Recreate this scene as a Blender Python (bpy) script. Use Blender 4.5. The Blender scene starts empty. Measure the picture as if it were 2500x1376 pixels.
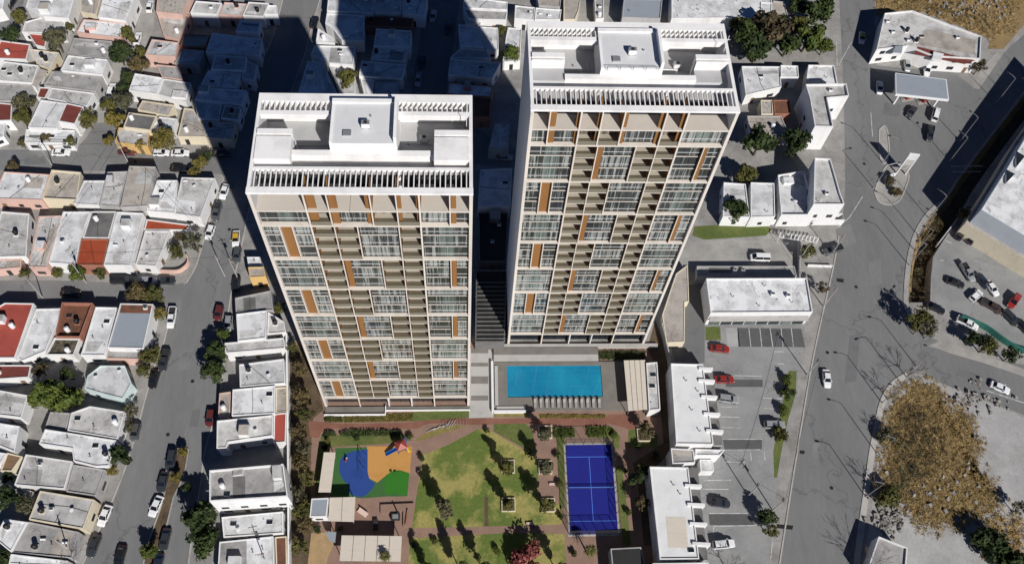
import bpy, bmesh, math, random
from mathutils import Vector, Matrix
from mathutils.geometry import tessellate_polygon
R = math.radians
random.seed(7)
scene = bpy.context.scene
COL = scene.collection

# ------------------------------------------------------------------ survey
# the camera stands 192 m above the street; G() turns a survey reading of the
# aerial photograph into a point of the ground (or of a level z above it)
HC = 192.0
F, CX, CY = 2229.65, 1250.0, 688.0
PITCH, ROLL, YAW = R(28.6735), R(-5.5804), R(6.3306)
FW = Vector((0, math.sin(PITCH), -math.cos(PITCH)))
UPV = Vector((0, math.cos(PITCH), math.sin(PITCH)))
RT = Vector((1, 0, 0))
RZ = Matrix.Rotation(-YAW, 3, 'Z')
CU = RZ @ (RT * math.cos(ROLL) - UPV * math.sin(ROLL))
CV = RZ @ (RT * math.sin(ROLL) + UPV * math.cos(ROLL))
CF = RZ @ FW
def G(x, y, z=0.0):
    d = CU * ((x - CX) / F) + CV * (-(y - CY) / F) + CF
    t = (z - HC) / d.z
    return Vector((d.x * t, d.y * t, z))
CR = {'A': (0, 0), 'B': (0, 460), 'C': (0, 916), 'D': (600, 0), 'E': (600, 460), 'F': (600, 916),
      'G': (1220, 0), 'H': (1220, 460), 'I': (1220, 916), 'J': (1860, 0), 'K': (1860, 460), 'L': (1860, 916), 'P': None}
def PX(k, pts):
    if k == 'P': return list(pts)
    ox, oy = CR[k]
    return [(ox + x / 2.99, oy + y / 2.99) for x, y in pts]
def GP(k, pts, z=0.0):
    return [G(x, y, z) for x, y in PX(k, pts)]

# ------------------------------------------------------------------ materials
def new_mat(name):
    m = bpy.data.materials.new(name); m.use_nodes = True
    nt = m.node_tree; nt.nodes.clear()
    o = nt.nodes.new('ShaderNodeOutputMaterial'); b = nt.nodes.new('ShaderNodeBsdfPrincipled')
    nt.links.new(b.outputs[0], o.inputs[0])
    return m, nt, b
def rgba(c): return (c[0], c[1], c[2], 1)
def mixc(nt, fac, a, b, mode='MIX'):
    n = nt.nodes.new('ShaderNodeMix'); n.data_type = 'RGBA'; n.blend_type = mode
    for i, v in ((0, fac), (6, a), (7, b)):
        if hasattr(v, 'links'): nt.links.new(v, n.inputs[i])
        else: n.inputs[i].default_value = v if i == 0 else rgba(v)
    return n.outputs[2]
def noise(nt, vec, scale, detail=4, rough=.6):
    n = nt.nodes.new('ShaderNodeTexNoise'); n.inputs['Scale'].default_value = scale
    n.inputs['Detail'].default_value = detail; n.inputs['Roughness'].default_value = rough
    nt.links.new(vec, n.inputs['Vector']); return n.outputs[0]
def ramp(nt, fac, p0, p1):
    n = nt.nodes.new('ShaderNodeMapRange'); n.inputs[1].default_value = p0; n.inputs[2].default_value = p1
    nt.links.new(fac, n.inputs[0]); return n.outputs[0]
def mapping(nt, vec, sc, rot=(0, 0, 0)):
    n = nt.nodes.new('ShaderNodeMapping'); n.inputs['Scale'].default_value = sc; n.inputs['Rotation'].default_value = rot
    nt.links.new(vec, n.inputs[0]); return n.outputs[0]
def pos(nt): return nt.nodes.new('ShaderNodeNewGeometry').outputs['Position']
def M(name, col, rough=.85, spec=.25, dark=None, scale=.22, lo=.5, hi=.75, fine=.12, fscale=3.0, amt=1.0, stretch=(1, 1, 1), rot=0, metal=0, coat=0, rnd=.0, speck=0, crack=0, scrib=0):
    """dirty painted / mineral surface: base colour, broad stains, fine grain"""
    m, nt, b = new_mat(name)
    p = pos(nt); q = mapping(nt, p, stretch, (0, 0, rot)) if stretch != (1, 1, 1) else p
    c = nt.nodes.new('ShaderNodeRGB'); c.outputs[0].default_value = rgba(col); out = c.outputs[0]
    if dark is not None:
        f = ramp(nt, noise(nt, q, scale, 6, .65), lo, hi)
        if amt != 1:
            k = nt.nodes.new('ShaderNodeMath'); k.operation = 'MULTIPLY'; k.inputs[1].default_value = amt; nt.links.new(f, k.inputs[0]); f = k.outputs[0]
        out = mixc(nt, f, out, dark)
    if fine:
        f = ramp(nt, noise(nt, q, fscale, 4, .7), .3, .7)
        lo_c = mixc(nt, 1.0, out, (1 - fine,) * 3, 'MULTIPLY')
        out = mixc(nt, f, lo_c, out)
    if speck:
        f = ramp(nt, noise(nt, p, 1.1, 2, .5), .70, .76)
        out = mixc(nt, f, out, (.12, .12, .11))
    if crack:
        v = nt.nodes.new('ShaderNodeTexVoronoi'); v.feature = 'DISTANCE_TO_EDGE'; v.inputs['Scale'].default_value = crack
        w = nt.nodes.new('ShaderNodeVectorMath'); w.operation = 'ADD'
        nn = nt.nodes.new('ShaderNodeTexNoise'); nn.inputs['Scale'].default_value = .35; nt.links.new(p, nn.inputs['Vector'])
        sc = nt.nodes.new('ShaderNodeVectorMath'); sc.operation = 'SCALE'; sc.inputs[3].default_value = 6; nt.links.new(nn.outputs[1], sc.inputs[0])
        nt.links.new(p, w.inputs[0]); nt.links.new(sc.outputs[0], w.inputs[1]); nt.links.new(w.outputs[0], v.inputs['Vector'])
        f = ramp(nt, v.outputs[0], .0, .010)
        out = mixc(nt, f, mixc(nt, 1.0, out, (.74, .74, .74), 'MULTIPLY'), out)
    if scrib:
        n1 = noise(nt, p, scrib, 5, .55); mm = nt.nodes.new('ShaderNodeMath'); mm.operation = 'SUBTRACT'; mm.inputs[1].default_value = .5; nt.links.new(n1, mm.inputs[0])
        ab = nt.nodes.new('ShaderNodeMath'); ab.operation = 'ABSOLUTE'; nt.links.new(mm.outputs[0], ab.inputs[0]); f1 = ramp(nt, ab.outputs[0], .012, .004)
        f2 = ramp(nt, noise(nt, p, .17, 2), .48, .60); m2 = nt.nodes.new('ShaderNodeMath'); m2.operation = 'MULTIPLY'; nt.links.new(f1, m2.inputs[0]); nt.links.new(f2, m2.inputs[1])
        out = mixc(nt, m2.outputs[0], out, mixc(nt, 1.0, out, (.42, .41, .40), 'MULTIPLY'))
    if rnd:
        oi = nt.nodes.new('ShaderNodeObjectInfo'); f = ramp(nt, oi.outputs['Random'], 0, 1)
        out = mixc(nt, f, mixc(nt, 1.0, out, (1 - rnd,) * 3, 'MULTIPLY'), out)
    nt.links.new(out, b.inputs['Base Color'])
    b.inputs['Roughness'].default_value = rough; b.inputs['Specular IOR Level'].default_value = spec
    b.inputs['Metallic'].default_value = metal; b.inputs['Coat Weight'].default_value = coat
    return m
MT = {}
MT['white'] = M('white_roof_coating', (.75, .755, .76), dark=(.36, .355, .35), scale=.3, lo=.43, hi=.74, rnd=.24, speck=1, scrib=.30)
MT['pale'] = M('pale_roof_screed', (.60, .59, .575), dark=(.30, .29, .28), scale=.3, lo=.42, hi=.7, rnd=.24, speck=1, scrib=.38)
MT['grey'] = M('grey_concrete_roof', (.37, .36, .35), dark=(.20, .195, .19), scale=.3, lo=.42, hi=.72, rnd=.14, speck=1, scrib=.4)
MT['tan'] = M('tan_roof_screed', (.43, .39, .345), dark=(.24, .21, .185), scale=.3, lo=.45, hi=.75, rnd=.1, speck=1, scrib=.4)
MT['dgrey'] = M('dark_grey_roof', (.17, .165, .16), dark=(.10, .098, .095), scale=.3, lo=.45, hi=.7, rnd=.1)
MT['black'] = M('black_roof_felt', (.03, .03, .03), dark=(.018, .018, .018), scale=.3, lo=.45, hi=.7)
MT['blue'] = M('blue_grey_metal_roof', (.27, .30, .335), dark=(.24, .265, .29), scale=.3, rough=.6, fine=.06)
MT['red'] = M('red_roof_coating', (.36, .075, .055), dark=(.25, .055, .042), scale=.25, lo=.45, hi=.75)
MT['brick'] = M('rust_red_roof', (.33, .065, .028), dark=(.24, .04, .016), scale=.3, lo=.45, hi=.8)
MT['maroon'] = M('maroon_tile_roof', (.17, .045, .035), dark=(.10, .03, .025), scale=.35, lo=.45, hi=.75)
MT['brown'] = M('brown_tile_roof', (.17, .075, .045), dark=(.09, .05, .035), scale=.4, lo=.4, hi=.7)
MT['rubble'] = M('rubble_covered_roof', (.15, .125, .09), dark=(.05, .045, .03), scale=.9, lo=.4, hi=.6, fine=.3)
MT['cream'] = M('cream_canvas_panel', (.58, .52, .44), dark=(.52, .465, .40), scale=.3, fine=.08, stretch=(1, 4, 1))
MT['w_white'] = M('white_stucco', (.76, .755, .745), dark=(.5, .48, .46), scale=.25, lo=.52, hi=.85, stretch=(1, 1, .25), rnd=.08)
MT['w_pink'] = M('salmon_pink_stucco', (.62, .42, .355), dark=(.42, .30, .26), scale=.3, lo=.5, hi=.85, stretch=(1, 1, .3))
MT['w_cream'] = M('cream_stucco', (.66, .585, .44), dark=(.47, .40, .31), scale=.3, lo=.5, hi=.85, stretch=(1, 1, .3))
MT['w_yellow'] = M('yellow_ochre_stucco', (.65, .43, .17), dark=(.45, .31, .14), scale=.3, lo=.5, hi=.85, stretch=(1, 1, .3))
MT['w_grey'] = M('grey_render', (.42, .41, .40), dark=(.26, .25, .24), scale=.3, lo=.45, hi=.8, stretch=(1, 1, .3))
MT['w_teal'] = M('teal_shade_stucco', (.58, .68, .66), dark=(.4, .48, .47), scale=.3, lo=.5, hi=.8)  # teal tone of the wall's shade put into the stucco colour
MT['w_brick'] = M('rust_brick_wall', (.36, .16, .11), dark=(.22, .1, .07), scale=.5, lo=.4, hi=.8)
MT['asphalt'] = M('worn_asphalt', (.198, .198, .197), dark=(.15, .15, .15), scale=.10, lo=.34, hi=.70, fine=.13, fscale=1.3, crack=.03, stretch=(1, .22, 1), rot=-.12)
MT['asphalt_x'] = M('worn_side_street_asphalt', (.21, .21, .207), dark=(.15, .15, .149), scale=.09, lo=.36, hi=.72, fine=.14, fscale=1.3, crack=.03)
MT['asphalt2'] = M('car_park_asphalt', (.285, .285, .28), dark=(.205, .205, .203), scale=.12, lo=.4, hi=.7, fine=.14, fscale=1.6, crack=.06)
MT['concrete'] = M('sidewalk_concrete', (.33, .318, .30), dark=(.19, .182, .172), scale=.16, lo=.4, hi=.72, fine=.18, fscale=1.2, crack=.15)
MT['kerb'] = M('kerb_concrete', (.42, .40, .37), dark=(.28, .27, .25), scale=.3)
MT['drive'] = M('pale_concrete_drive', (.37, .355, .33), dark=(.23, .225, .215), scale=.2, lo=.36, hi=.72, crack=.1)
MT['slab'] = M('cracked_concrete_slab', (.41, .405, .395), dark=(.28, .27, .26), scale=.13, lo=.36, hi=.72, fine=.2, fscale=1.5, crack=.22)
MT['soil'] = M('dry_soil', (.15, .105, .065), dark=(.07, .05, .03), scale=.35, lo=.35, hi=.7, fine=.35, fscale=2)
MT['straw'] = M('straw_covered_soil', (.33, .23, .105), dark=(.20, .145, .08), scale=.3, lo=.35, hi=.7, fine=.35, fscale=2)
MT['grass'] = M('worn_lawn_grass', (.12, .165, .035), dark=(.34, .30, .10), scale=.085, lo=.46, hi=.56, fine=.35, fscale=1.6)
MT['grass2'] = M('dull_lawn_grass', (.10, .135, .035), dark=(.19, .18, .06), scale=.2, lo=.4, hi=.8, fine=.35, fscale=1.6)  # darker, duller green than the main lawn
MT['bed'] = M('yellow_ground_cover', (.27, .215, .07), dark=(.14, .13, .04), scale=.5, lo=.4, hi=.7, fine=.35, fscale=2)
MT['paving'] = M('brick_red_paving', (.25, .115, .08), dark=(.17, .075, .055), scale=.2, lo=.4, hi=.75, fine=.2, fscale=2)
MT['paving2'] = M('rose_beige_paving', (.28, .18, .135), dark=(.19, .125, .10), scale=.2, lo=.4, hi=.8, fine=.15, fscale=2)
MT['deck'] = M('grey_stone_deck', (.20, .185, .165), dark=(.145, .135, .12), scale=.4, lo=.4, hi=.8, fine=.12)
MT['stone'] = M('light_stone_slab', (.42, .405, .38), dark=(.33, .32, .30), scale=.3, fine=.1)
MT['r_blue'] = M('blue_rubber_surface', (.022, .06, .24), dark=(.016, .045, .19), scale=.3, fine=.1)
MT['r_green'] = M('green_rubber_surface', (.045, .125, .035), dark=(.03, .09, .03), scale=.3, fine=.1)
MT['sand'] = M('ochre_sand', (.42, .29, .15), dark=(.32, .22, .12), scale=.6, lo=.4, hi=.7, fine=.2)
MT['r_lime'] = M('bright_green_rubber_surface', (.03, .16, .015), dark=(.025, .12, .015), scale=.3, fine=.1)
MT['r_orange'] = M('orange_rubber_surface', (.50, .26, .075), dark=(.42, .21, .06), scale=.3, fine=.1)
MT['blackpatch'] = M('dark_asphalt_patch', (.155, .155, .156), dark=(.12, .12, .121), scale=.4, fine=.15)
MT['blackbay'] = M('fresh_black_asphalt', (.105, .106, .108), dark=(.075, .075, .077), scale=.2, fine=.2, fscale=1.5)
MT['lounge'] = M('grey_lounger_fabric', (.30, .29, .27), fine=.08)
MT['clad'] = M('blue_grey_wall_cladding', (.44, .47, .50), dark=(.38, .41, .44), scale=.3, fine=.05)
MT['balcony'] = M('olive_balcony_tile', (.40, .36, .295), dark=(.31, .28, .23), scale=.5, fine=.08)
MT['shoproof'] = M('light_grey_shop_roof', (.66, .665, .665), dark=(.54, .54, .54), scale=.3, lo=.45, hi=.8, fine=.05, speck=1)
MT['court'] = M('deep_blue_turf', (.012, .016, .20), dark=(.009, .012, .15), scale=.3, fine=.12)
MT['line'] = M('court_line_paint', (.10, .28, .85), fine=0)
MT['paint'] = M('worn_white_road_paint', (.62, .62, .60), dark=(.28, .28, .27), scale=.7, lo=.45, hi=.65)
MT['ypaint'] = M('worn_yellow_paint', (.55, .40, .10), dark=(.28, .24, .14), scale=.7, lo=.45, hi=.65)
MT['tower'] = M('tower_white_stucco', (.79, .775, .76), dark=(.60, .585, .57), scale=.3, lo=.47, hi=.8, fine=.05, stretch=(1, 1, .15))
MT['facade'] = M('cream_facade_concrete', (.66, .60, .53), dark=(.50, .45, .39), scale=.35, lo=.45, hi=.8, fine=.08, stretch=(1, 1, .2))
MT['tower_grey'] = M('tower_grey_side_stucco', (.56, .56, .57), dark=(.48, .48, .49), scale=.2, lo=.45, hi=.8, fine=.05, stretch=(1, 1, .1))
MT['deckroof'] = M('grey_roof_membrane', (.40, .40, .40), dark=(.33, .33, .33), scale=.3, lo=.45, hi=.8, fine=.05)
MT['coreroof'] = M('pale_roof_membrane', (.60, .605, .61), dark=(.53, .535, .54), scale=.3, lo=.45, hi=.8, fine=.04)
MT['ledge'] = M('beige_ledge_tile', (.50, .455, .40), dark=(.46, .415, .365), scale=.4, lo=.45, hi=.8, fine=.05)
MT['orange'] = M('ochre_orange_panel', (.25, .118, .038), dark=(.20, .092, .03), scale=.4, lo=.45, hi=.8, fine=.05, stretch=(1, 1, .2))
MT['dark'] = M('shade_black_terrace', (.035, .035, .035), fine=.1)  # near-black colour stands in for the deep shade under the pergola
MT['metal'] = M('galvanised_metal', (.42, .42, .42), rough=.45, metal=.6, fine=.06)
MT['dmetal'] = M('dark_painted_metal', (.03, .03, .032), rough=.5, fine=.05)
MT['wmetal'] = M('white_painted_metal', (.72, .72, .72), rough=.45, fine=.05)
MT['tank'] = M('black_plastic_tank', (.015, .015, .016), rough=.5, fine=.05)
MT['bark'] = M('tree_bark', (.12, .085, .055), dark=(.06, .045, .03), scale=2, lo=.4, hi=.7, stretch=(1, 1, .2))
MT['wood'] = M('weathered_wood', (.22, .14, .085), dark=(.13, .085, .05), scale=.6, lo=.4, hi=.7, stretch=(1, 5, 1))
MT['rock'] = M('pale_rubble', (.42, .40, .37), dark=(.2, .18, .16), scale=1.5, lo=.4, hi=.7, rnd=.4)
MT['green_p'] = M('teal_green_paint', (.03, .14, .11), dark=(.02, .10, .08), scale=.5)
MT['red_p'] = M('red_plastic', (.28, .05, .035), rough=.4, fine=.03)
MT['blue_p'] = M('blue_plastic', (.02, .09, .32), rough=.4, fine=.03)
MT['yel_p'] = M('yellow_plastic', (.62, .38, .03), rough=.4, fine=.03)
MT['pink_c'] = M('pale_pink_canvas', (.6, .46, .40), fine=.06)
MT['tyre'] = M('tyre_rubber', (.015, .015, .015), fine=.05)
MT['drain'] = M('dark_iron_grate', (.02, .02, .02), fine=.2)

def glass_mat(name, col, rough=.08):
    m, nt, b = new_mat(name)
    f = noise(nt, pos(nt), .8, 3); out = mixc(nt, ramp(nt, f, .35, .65), col, tuple(c * 1.8 for c in col))
    nt.links.new(out, b.inputs['Base Color']); b.inputs['Roughness'].default_value = rough; b.inputs['Specular IOR Level'].default_value = .6
    return m
MT['glass'] = glass_mat('dark_window_glass', (.012, .016, .02))
MT['carglass'] = glass_mat('tinted_car_glass', (.006, .008, .011), .05)
MT['lampglass'] = glass_mat('clear_lamp_lens', (.5, .5, .48), .2)
MT['redglass'] = glass_mat('red_lamp_lens', (.3, .01, .01), .2)
def curtain_mat(name, dark, pale, lo, hi):
    m, nt, b = new_mat(name)
    oi = nt.nodes.new('ShaderNodeObjectInfo')
    mp = mapping(nt, pos(nt), (1, 0, .03))
    ad = nt.nodes.new('ShaderNodeVectorMath'); ad.operation = 'ADD'; nt.links.new(mp, ad.inputs[0])
    cb = nt.nodes.new('ShaderNodeCombineXYZ'); k = nt.nodes.new('ShaderNodeMath'); k.operation = 'MULTIPLY'; k.inputs[1].default_value = 60
    nt.links.new(oi.outputs['Random'], k.inputs[0]); nt.links.new(k.outputs[0], cb.inputs[1]); nt.links.new(cb.outputs[0], ad.inputs[1])
    sh = ramp(nt, oi.outputs['Random'], 0, 1); s2 = nt.nodes.new('ShaderNodeMath'); s2.operation = 'MULTIPLY_ADD'; s2.inputs[1].default_value = .16; s2.inputs[2].default_value = -.09; nt.links.new(sh, s2.inputs[0])
    nz = noise(nt, ad.outputs[0], 2.0, 3, .75); s3 = nt.nodes.new('ShaderNodeMath'); s3.operation = 'ADD'; nt.links.new(nz, s3.inputs[0]); nt.links.new(s2.outputs[0], s3.inputs[1])
    f = ramp(nt, s3.outputs[0], lo, hi)
    g = ramp(nt, noise(nt, ad.outputs[0], 7, 2, .6), .3, .7)
    pal2 = mixc(nt, g, tuple(c * .62 for c in pale), pale)
    nt.links.new(mixc(nt, f, dark, pal2), b.inputs['Base Color'])
    b.inputs['Roughness'].default_value = .25; b.inputs['Specular IOR Level'].default_value = .45; b.inputs['Coat Weight'].default_value = .4; b.inputs['Coat Roughness'].default_value = .05
    return m
MT['curtain'] = curtain_mat('curtained_window_glass', (.026, .031, .029), (.34, .36, .335), .47, .58)
MT['bdoor'] = curtain_mat('olive_balcony_door_glass', (.07, .06, .048), (.36, .325, .265), .36, .60)
MT['curtain2'] = curtain_mat('green_tinted_window_glass', (.07, .09, .08), (.24, .285, .26), .38, .62)
def railing_mat():
    m, nt, b = new_mat('olive_tinted_glass_railing')
    o = nt.nodes['Material Output']
    tr = nt.nodes.new('ShaderNodeBsdfTransparent'); tr.inputs[0].default_value = (.78, .76, .68, 1)
    mx = nt.nodes.new('ShaderNodeMixShader'); mx.inputs[0].default_value = .34
    b.inputs['Base Color'].default_value = (.40, .37, .30, 1); b.inputs['Roughness'].default_value = .1
    nt.links.new(tr.outputs[0], mx.inputs[1]); nt.links.new(b.outputs[0], mx.inputs[2]); nt.links.new(mx.outputs[0], o.inputs[0])
    return m
MT['railing'] = railing_mat()
def mesh_mat():
    m, nt, b = new_mat('green_wire_netting')
    o = nt.nodes['Material Output']
    tr = nt.nodes.new('ShaderNodeBsdfTransparent')
    mx = nt.nodes.new('ShaderNodeMixShader'); mx.inputs[0].default_value = .22
    b.inputs['Base Color'].default_value = (.10, .11, .08, 1)
    nt.links.new(tr.outputs[0], mx.inputs[1]); nt.links.new(b.outputs[0], mx.inputs[2]); nt.links.new(mx.outputs[0], o.inputs[0])
    return m
MT['net'] = mesh_mat()
def water_mat():
    m, nt, b = new_mat('blue_pool_water')
    p = pos(nt); f = ramp(nt, noise(nt, p, .10, 2), .35, .65)
    w = noise(nt, p, 1.1, 2)
    nt.links.new(mixc(nt, f, (.006, .17, .31), (.012, .24, .38)), b.inputs['Base Color'])
    b.inputs['Roughness'].default_value = .06; b.inputs['Specular IOR Level'].default_value = .5
    bp = nt.nodes.new('ShaderNodeBump'); bp.inputs['Strength'].default_value = .05; nt.links.new(w, bp.inputs['Height']); nt.links.new(bp.outputs[0], b.inputs['Normal'])
    return m
MT['water'] = water_mat()
def leaf_mat(name, a, c, sc=.9):
    m, nt, b = new_mat(name)
    p = nt.nodes.new('ShaderNodeTexCoord').outputs['Object']
    f = ramp(nt, noise(nt, p, sc, 3, .7), .35, .65)
    out = mixc(nt, f, a, c)
    oi = nt.nodes.new('ShaderNodeObjectInfo')
    out = mixc(nt, ramp(nt, oi.outputs['Random'], 0, 1), mixc(nt, 1.0, out, (.78, .8, .8), 'MULTIPLY'), mixc(nt, 1.0, out, (1.15, 1.08, .95), 'MULTIPLY'))
    nt.links.new(out, b.inputs['Base Color']); b.inputs['Roughness'].default_value = .75; b.inputs['Specular IOR Level'].default_value = .2
    b.inputs['Transmission Weight'].default_value = 0
    return m
LEAF = {'olive': leaf_mat('olive_foliage', (.055, .06, .018), (.115, .11, .032)),
        'dark': leaf_mat('dark_green_foliage', (.018, .032, .012), (.05, .07, .02)),
        'green': leaf_mat('green_foliage', (.04, .065, .014), (.095, .12, .025)),
        'dry': leaf_mat('dry_brown_foliage', (.075, .06, .03), (.14, .108, .05)),
        'yellow': leaf_mat('yellowing_foliage', (.10, .09, .022), (.19, .15, .042)),
        'greyg': leaf_mat('grey_green_foliage', (.06, .062, .038), (.11, .105, .06)),
        'straw': leaf_mat('straw_scrub', (.18, .125, .055), (.44, .315, .14)),
        'umber': leaf_mat('dark_dry_scrub', (.05, .041, .022), (.115, .088, .047)),
        'redb': leaf_mat('red_bougainvillea_foliage', (.15, .04, .042), (.28, .095, .09))}
_paint = {}
def paint(c):
    if c not in _paint:
        m, nt, b = new_mat('car_paint_' + c)
        rgb = {'white': (.76, .76, .76), 'silver': (.42, .43, .44), 'black': (.010, .010, .012), 'dark': (.03, .034, .04), 'grey': (.12, .125, .13), 'navy': (.012, .02, .045),
               'red': (.26, .02, .015), 'maroon': (.11, .02, .018), 'yellow': (.62, .36, .03), 'brown': (.06, .035, .025)}[c]
        f = noise(nt, pos(nt), 3, 2)
        nt.links.new(mixc(nt, ramp(nt, f, .3, .8), rgb, tuple(v * .85 + .012 for v in rgb)), b.inputs['Base Color'])
        b.inputs['Roughness'].default_value = .35; b.inputs['Coat Weight'].default_value = .8; b.inputs['Coat Roughness'].default_value = .06
        if c in ('silver', 'grey'): b.inputs['Metallic'].default_value = .4
        _paint[c] = m
    return _paint[c]

# ------------------------------------------------------------------ mesh helpers
class MB:
    def __init__(s): s.v = []; s.f = []; s.m = []; s.mats = []
    def mi(s, mat):
        if mat not in s.mats: s.mats.append(mat)
        return s.mats.index(mat)
    def poly(s, pts, mat):
        n = len(s.v); s.v += [tuple(p) for p in pts]; s.f.append(tuple(range(n, n + len(pts)))); s.m.append(s.mi(mat))
    def box(s, x0, x1, y0, y1, z0, z1, mat, top=None):
        s.prism([(x0, y0), (x1, y0), (x1, y1), (x0, y1)], z0, z1, mat, top)
    def prism(s, pts, z0, z1, mat, top=None, bottom=True):
        pts = ccw([(p[0], p[1]) for p in pts]); n = len(pts); b = len(s.v)
        s.v += [(p[0], p[1], z0) for p in pts] + [(p[0], p[1], z1) for p in pts]
        for i in range(n):
            j = (i + 1) % n; s.f.append((b + i, b + j, b + n + j, b + n + i)); s.m.append(s.mi(mat))
        s.f.append(tuple(range(b + n, b + 2 * n))); s.m.append(s.mi(top or mat))
        if bottom: s.f.append(tuple(range(b + n - 1, b - 1, -1))); s.m.append(s.mi(mat))
    def cyl(s, x, y, z0, z1, r, mat, n=10, r2=None):
        r2 = r if r2 is None else r2; b = len(s.v)
        for z, q in ((z0, r), (z1, r2)):
            s.v += [(x + q * math.cos(2 * math.pi * i / n), y + q * math.sin(2 * math.pi * i / n), z) for i in range(n)]
        k = s.mi(mat)
        for i in range(n):
            j = (i + 1) % n; s.f.append((b + i, b + j, b + n + j, b + n + i)); s.m.append(k)
        s.f.append(tuple(range(b + n, b + 2 * n))); s.m.append(k); s.f.append(tuple(range(b + n - 1, b - 1, -1))); s.m.append(k)
    def tube(s, a, b_, r, mat, n=6, r2=None):
        a = Vector(a); b_ = Vector(b_); r2 = r if r2 is None else r2
        d = (b_ - a).normalized(); u = d.orthogonal().normalized(); w = d.cross(u); b = len(s.v); k = s.mi(mat)
        for c, q in ((a, r), (b_, r2)):
            s.v += [tuple(c + (u * math.cos(2 * math.pi * i / n) + w * math.sin(2 * math.pi * i / n)) * q) for i in range(n)]
        for i in range(n):
            j = (i + 1) % n; s.f.append((b + i, b + j, b + n + j, b + n + i)); s.m.append(k)
        s.f.append(tuple(range(b + n, b + 2 * n))); s.m.append(k); s.f.append(tuple(range(b + n - 1, b - 1, -1))); s.m.append(k)
    def build(s, name, parent=None, off=None, smooth=False):
        me = bpy.data.meshes.new(name)
        o = Vector((0, 0, 0)) if off is None else Vector(off)
        if parent is not None and off is None: o = Vector(parent.get('_o', (0, 0, 0)))
        me.from_pydata([(x - o.x, y - o.y, z - o.z) for x, y, z in s.v], [], s.f)
        for m in s.mats: me.materials.append(m)
        me.polygons.foreach_set('material_index', s.m)
        if smooth: me.polygons.foreach_set('use_smooth', [True] * len(s.f))
        me.update()
        ob = bpy.data.objects.new(name, me); COL.objects.link(ob)
        if parent is not None: ob.parent = parent
        elif off is not None: ob.location = o
        return ob
def area2(p): return sum(p[i][0] * p[(i + 1) % len(p)][1] - p[(i + 1) % len(p)][0] * p[i][1] for i in range(len(p)))
def ccw(p): return p if area2(p) > 0 else p[::-1]
def inset(p, d):
    p = ccw([(q[0], q[1]) for q in p]); n = len(p); out = []
    for i in range(n):
        a, b, c = Vector(p[i - 1]), Vector(p[i]), Vector(p[(i + 1) % n])
        e1 = (b - a).normalized(); e2 = (c - b).normalized(); n1 = Vector((-e1.y, e1.x)); n2 = Vector((-e2.y, e2.x))
        k = max(.35, 1 + n1.dot(n2)); out.append(tuple(b + (n1 + n2) * (d / k)))
    return out
def thing(name, label, cat, loc=(0, 0, 0), rot=0, group=None):
    o = bpy.data.objects.new(name, None); COL.objects.link(o); o.empty_display_size = .5
    o.location = loc; o.rotation_euler = (0, 0, rot); o['_o'] = tuple(loc)
    return tag(o, label, cat, group)
def tag(o, label, cat, group=None, kind=None):
    if label: o['label'] = label
    if cat: o['category'] = cat
    if group: o['group'] = group
    if kind: o['kind'] = kind
    return o
def struct(name, k, pts, z, mat, hole=None):
    b = MB(); q = GP(k, pts)
    if hole:
        h = [tuple(v) for v in hole]; allp = [Vector((v[0], v[1], 0)) for v in q] + [Vector((v[0], v[1], 0)) for v in h]
        for t in tessellate_polygon([[Vector((v[0], v[1], 0)) for v in q], [Vector((v[0], v[1], 0)) for v in h]]):
            tri = [allp[i] for i in t]
            if (tri[1] - tri[0]).cross(tri[2] - tri[0]).z < 0: tri = tri[::-1]
            b.poly([(v.x, v.y, z) for v in tri], mat)
    else:
        b.poly([(v[0], v[1], z) for v in ccw(q)], mat)
    o = b.build(name); o['kind'] = 'structure'; return o
def ribbon(name, k, pts, w, z0, z1, mat, kind='structure'):
    """a low strip (kerb, wall) along a surveyed line"""
    q = [Vector((v.x, v.y)) for v in GP(k, pts)]; b = MB(); n = len(q); L = []; Rr = []
    for i in range(n):
        d = (q[min(i + 1, n - 1)] - q[max(i - 1, 0)]).normalized(); m_ = Vector((-d.y, d.x)) * w / 2
        L.append(q[i] + m_); Rr.append(q[i] - m_)
    b.prism(L + Rr[::-1], z0, z1, mat, bottom=False)
    o = b.build(name)
    if kind: o['kind'] = kind
    return o
def curve(pts, n=4):
    out = []
    for i in range(len(pts) - 1):
        p0 = pts[max(i - 1, 0)]; p1 = pts[i]; p2 = pts[i + 1]; p3 = pts[min(i + 2, len(pts) - 1)]
        for k in range(n):
            t = k / n
            out.append(tuple(.5 * (2 * p1[a] + (p2[a] - p0[a]) * t + (2 * p0[a] - 5 * p1[a] + 4 * p2[a] - p3[a]) * t * t + (3 * p1[a] - p0[a] - 3 * p2[a] + p3[a]) * t ** 3) for a in (0, 1)))
    return out + [pts[-1]]
def kids(o): return [c for c in bpy.data.objects if c.parent == o]
def copy_tree(o, childs, loc, rot, label, group=None, sc=None):
    c = o.copy(); COL.objects.link(c); c.location = loc; c.rotation_euler = (0, 0, rot); c['label'] = label
    if group: c['group'] = group
    if sc: c.scale = sc
    out = []
    for ch in childs:
        d = ch.copy(); COL.objects.link(d); d.parent = c; out.append(d)
    return c, out
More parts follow.
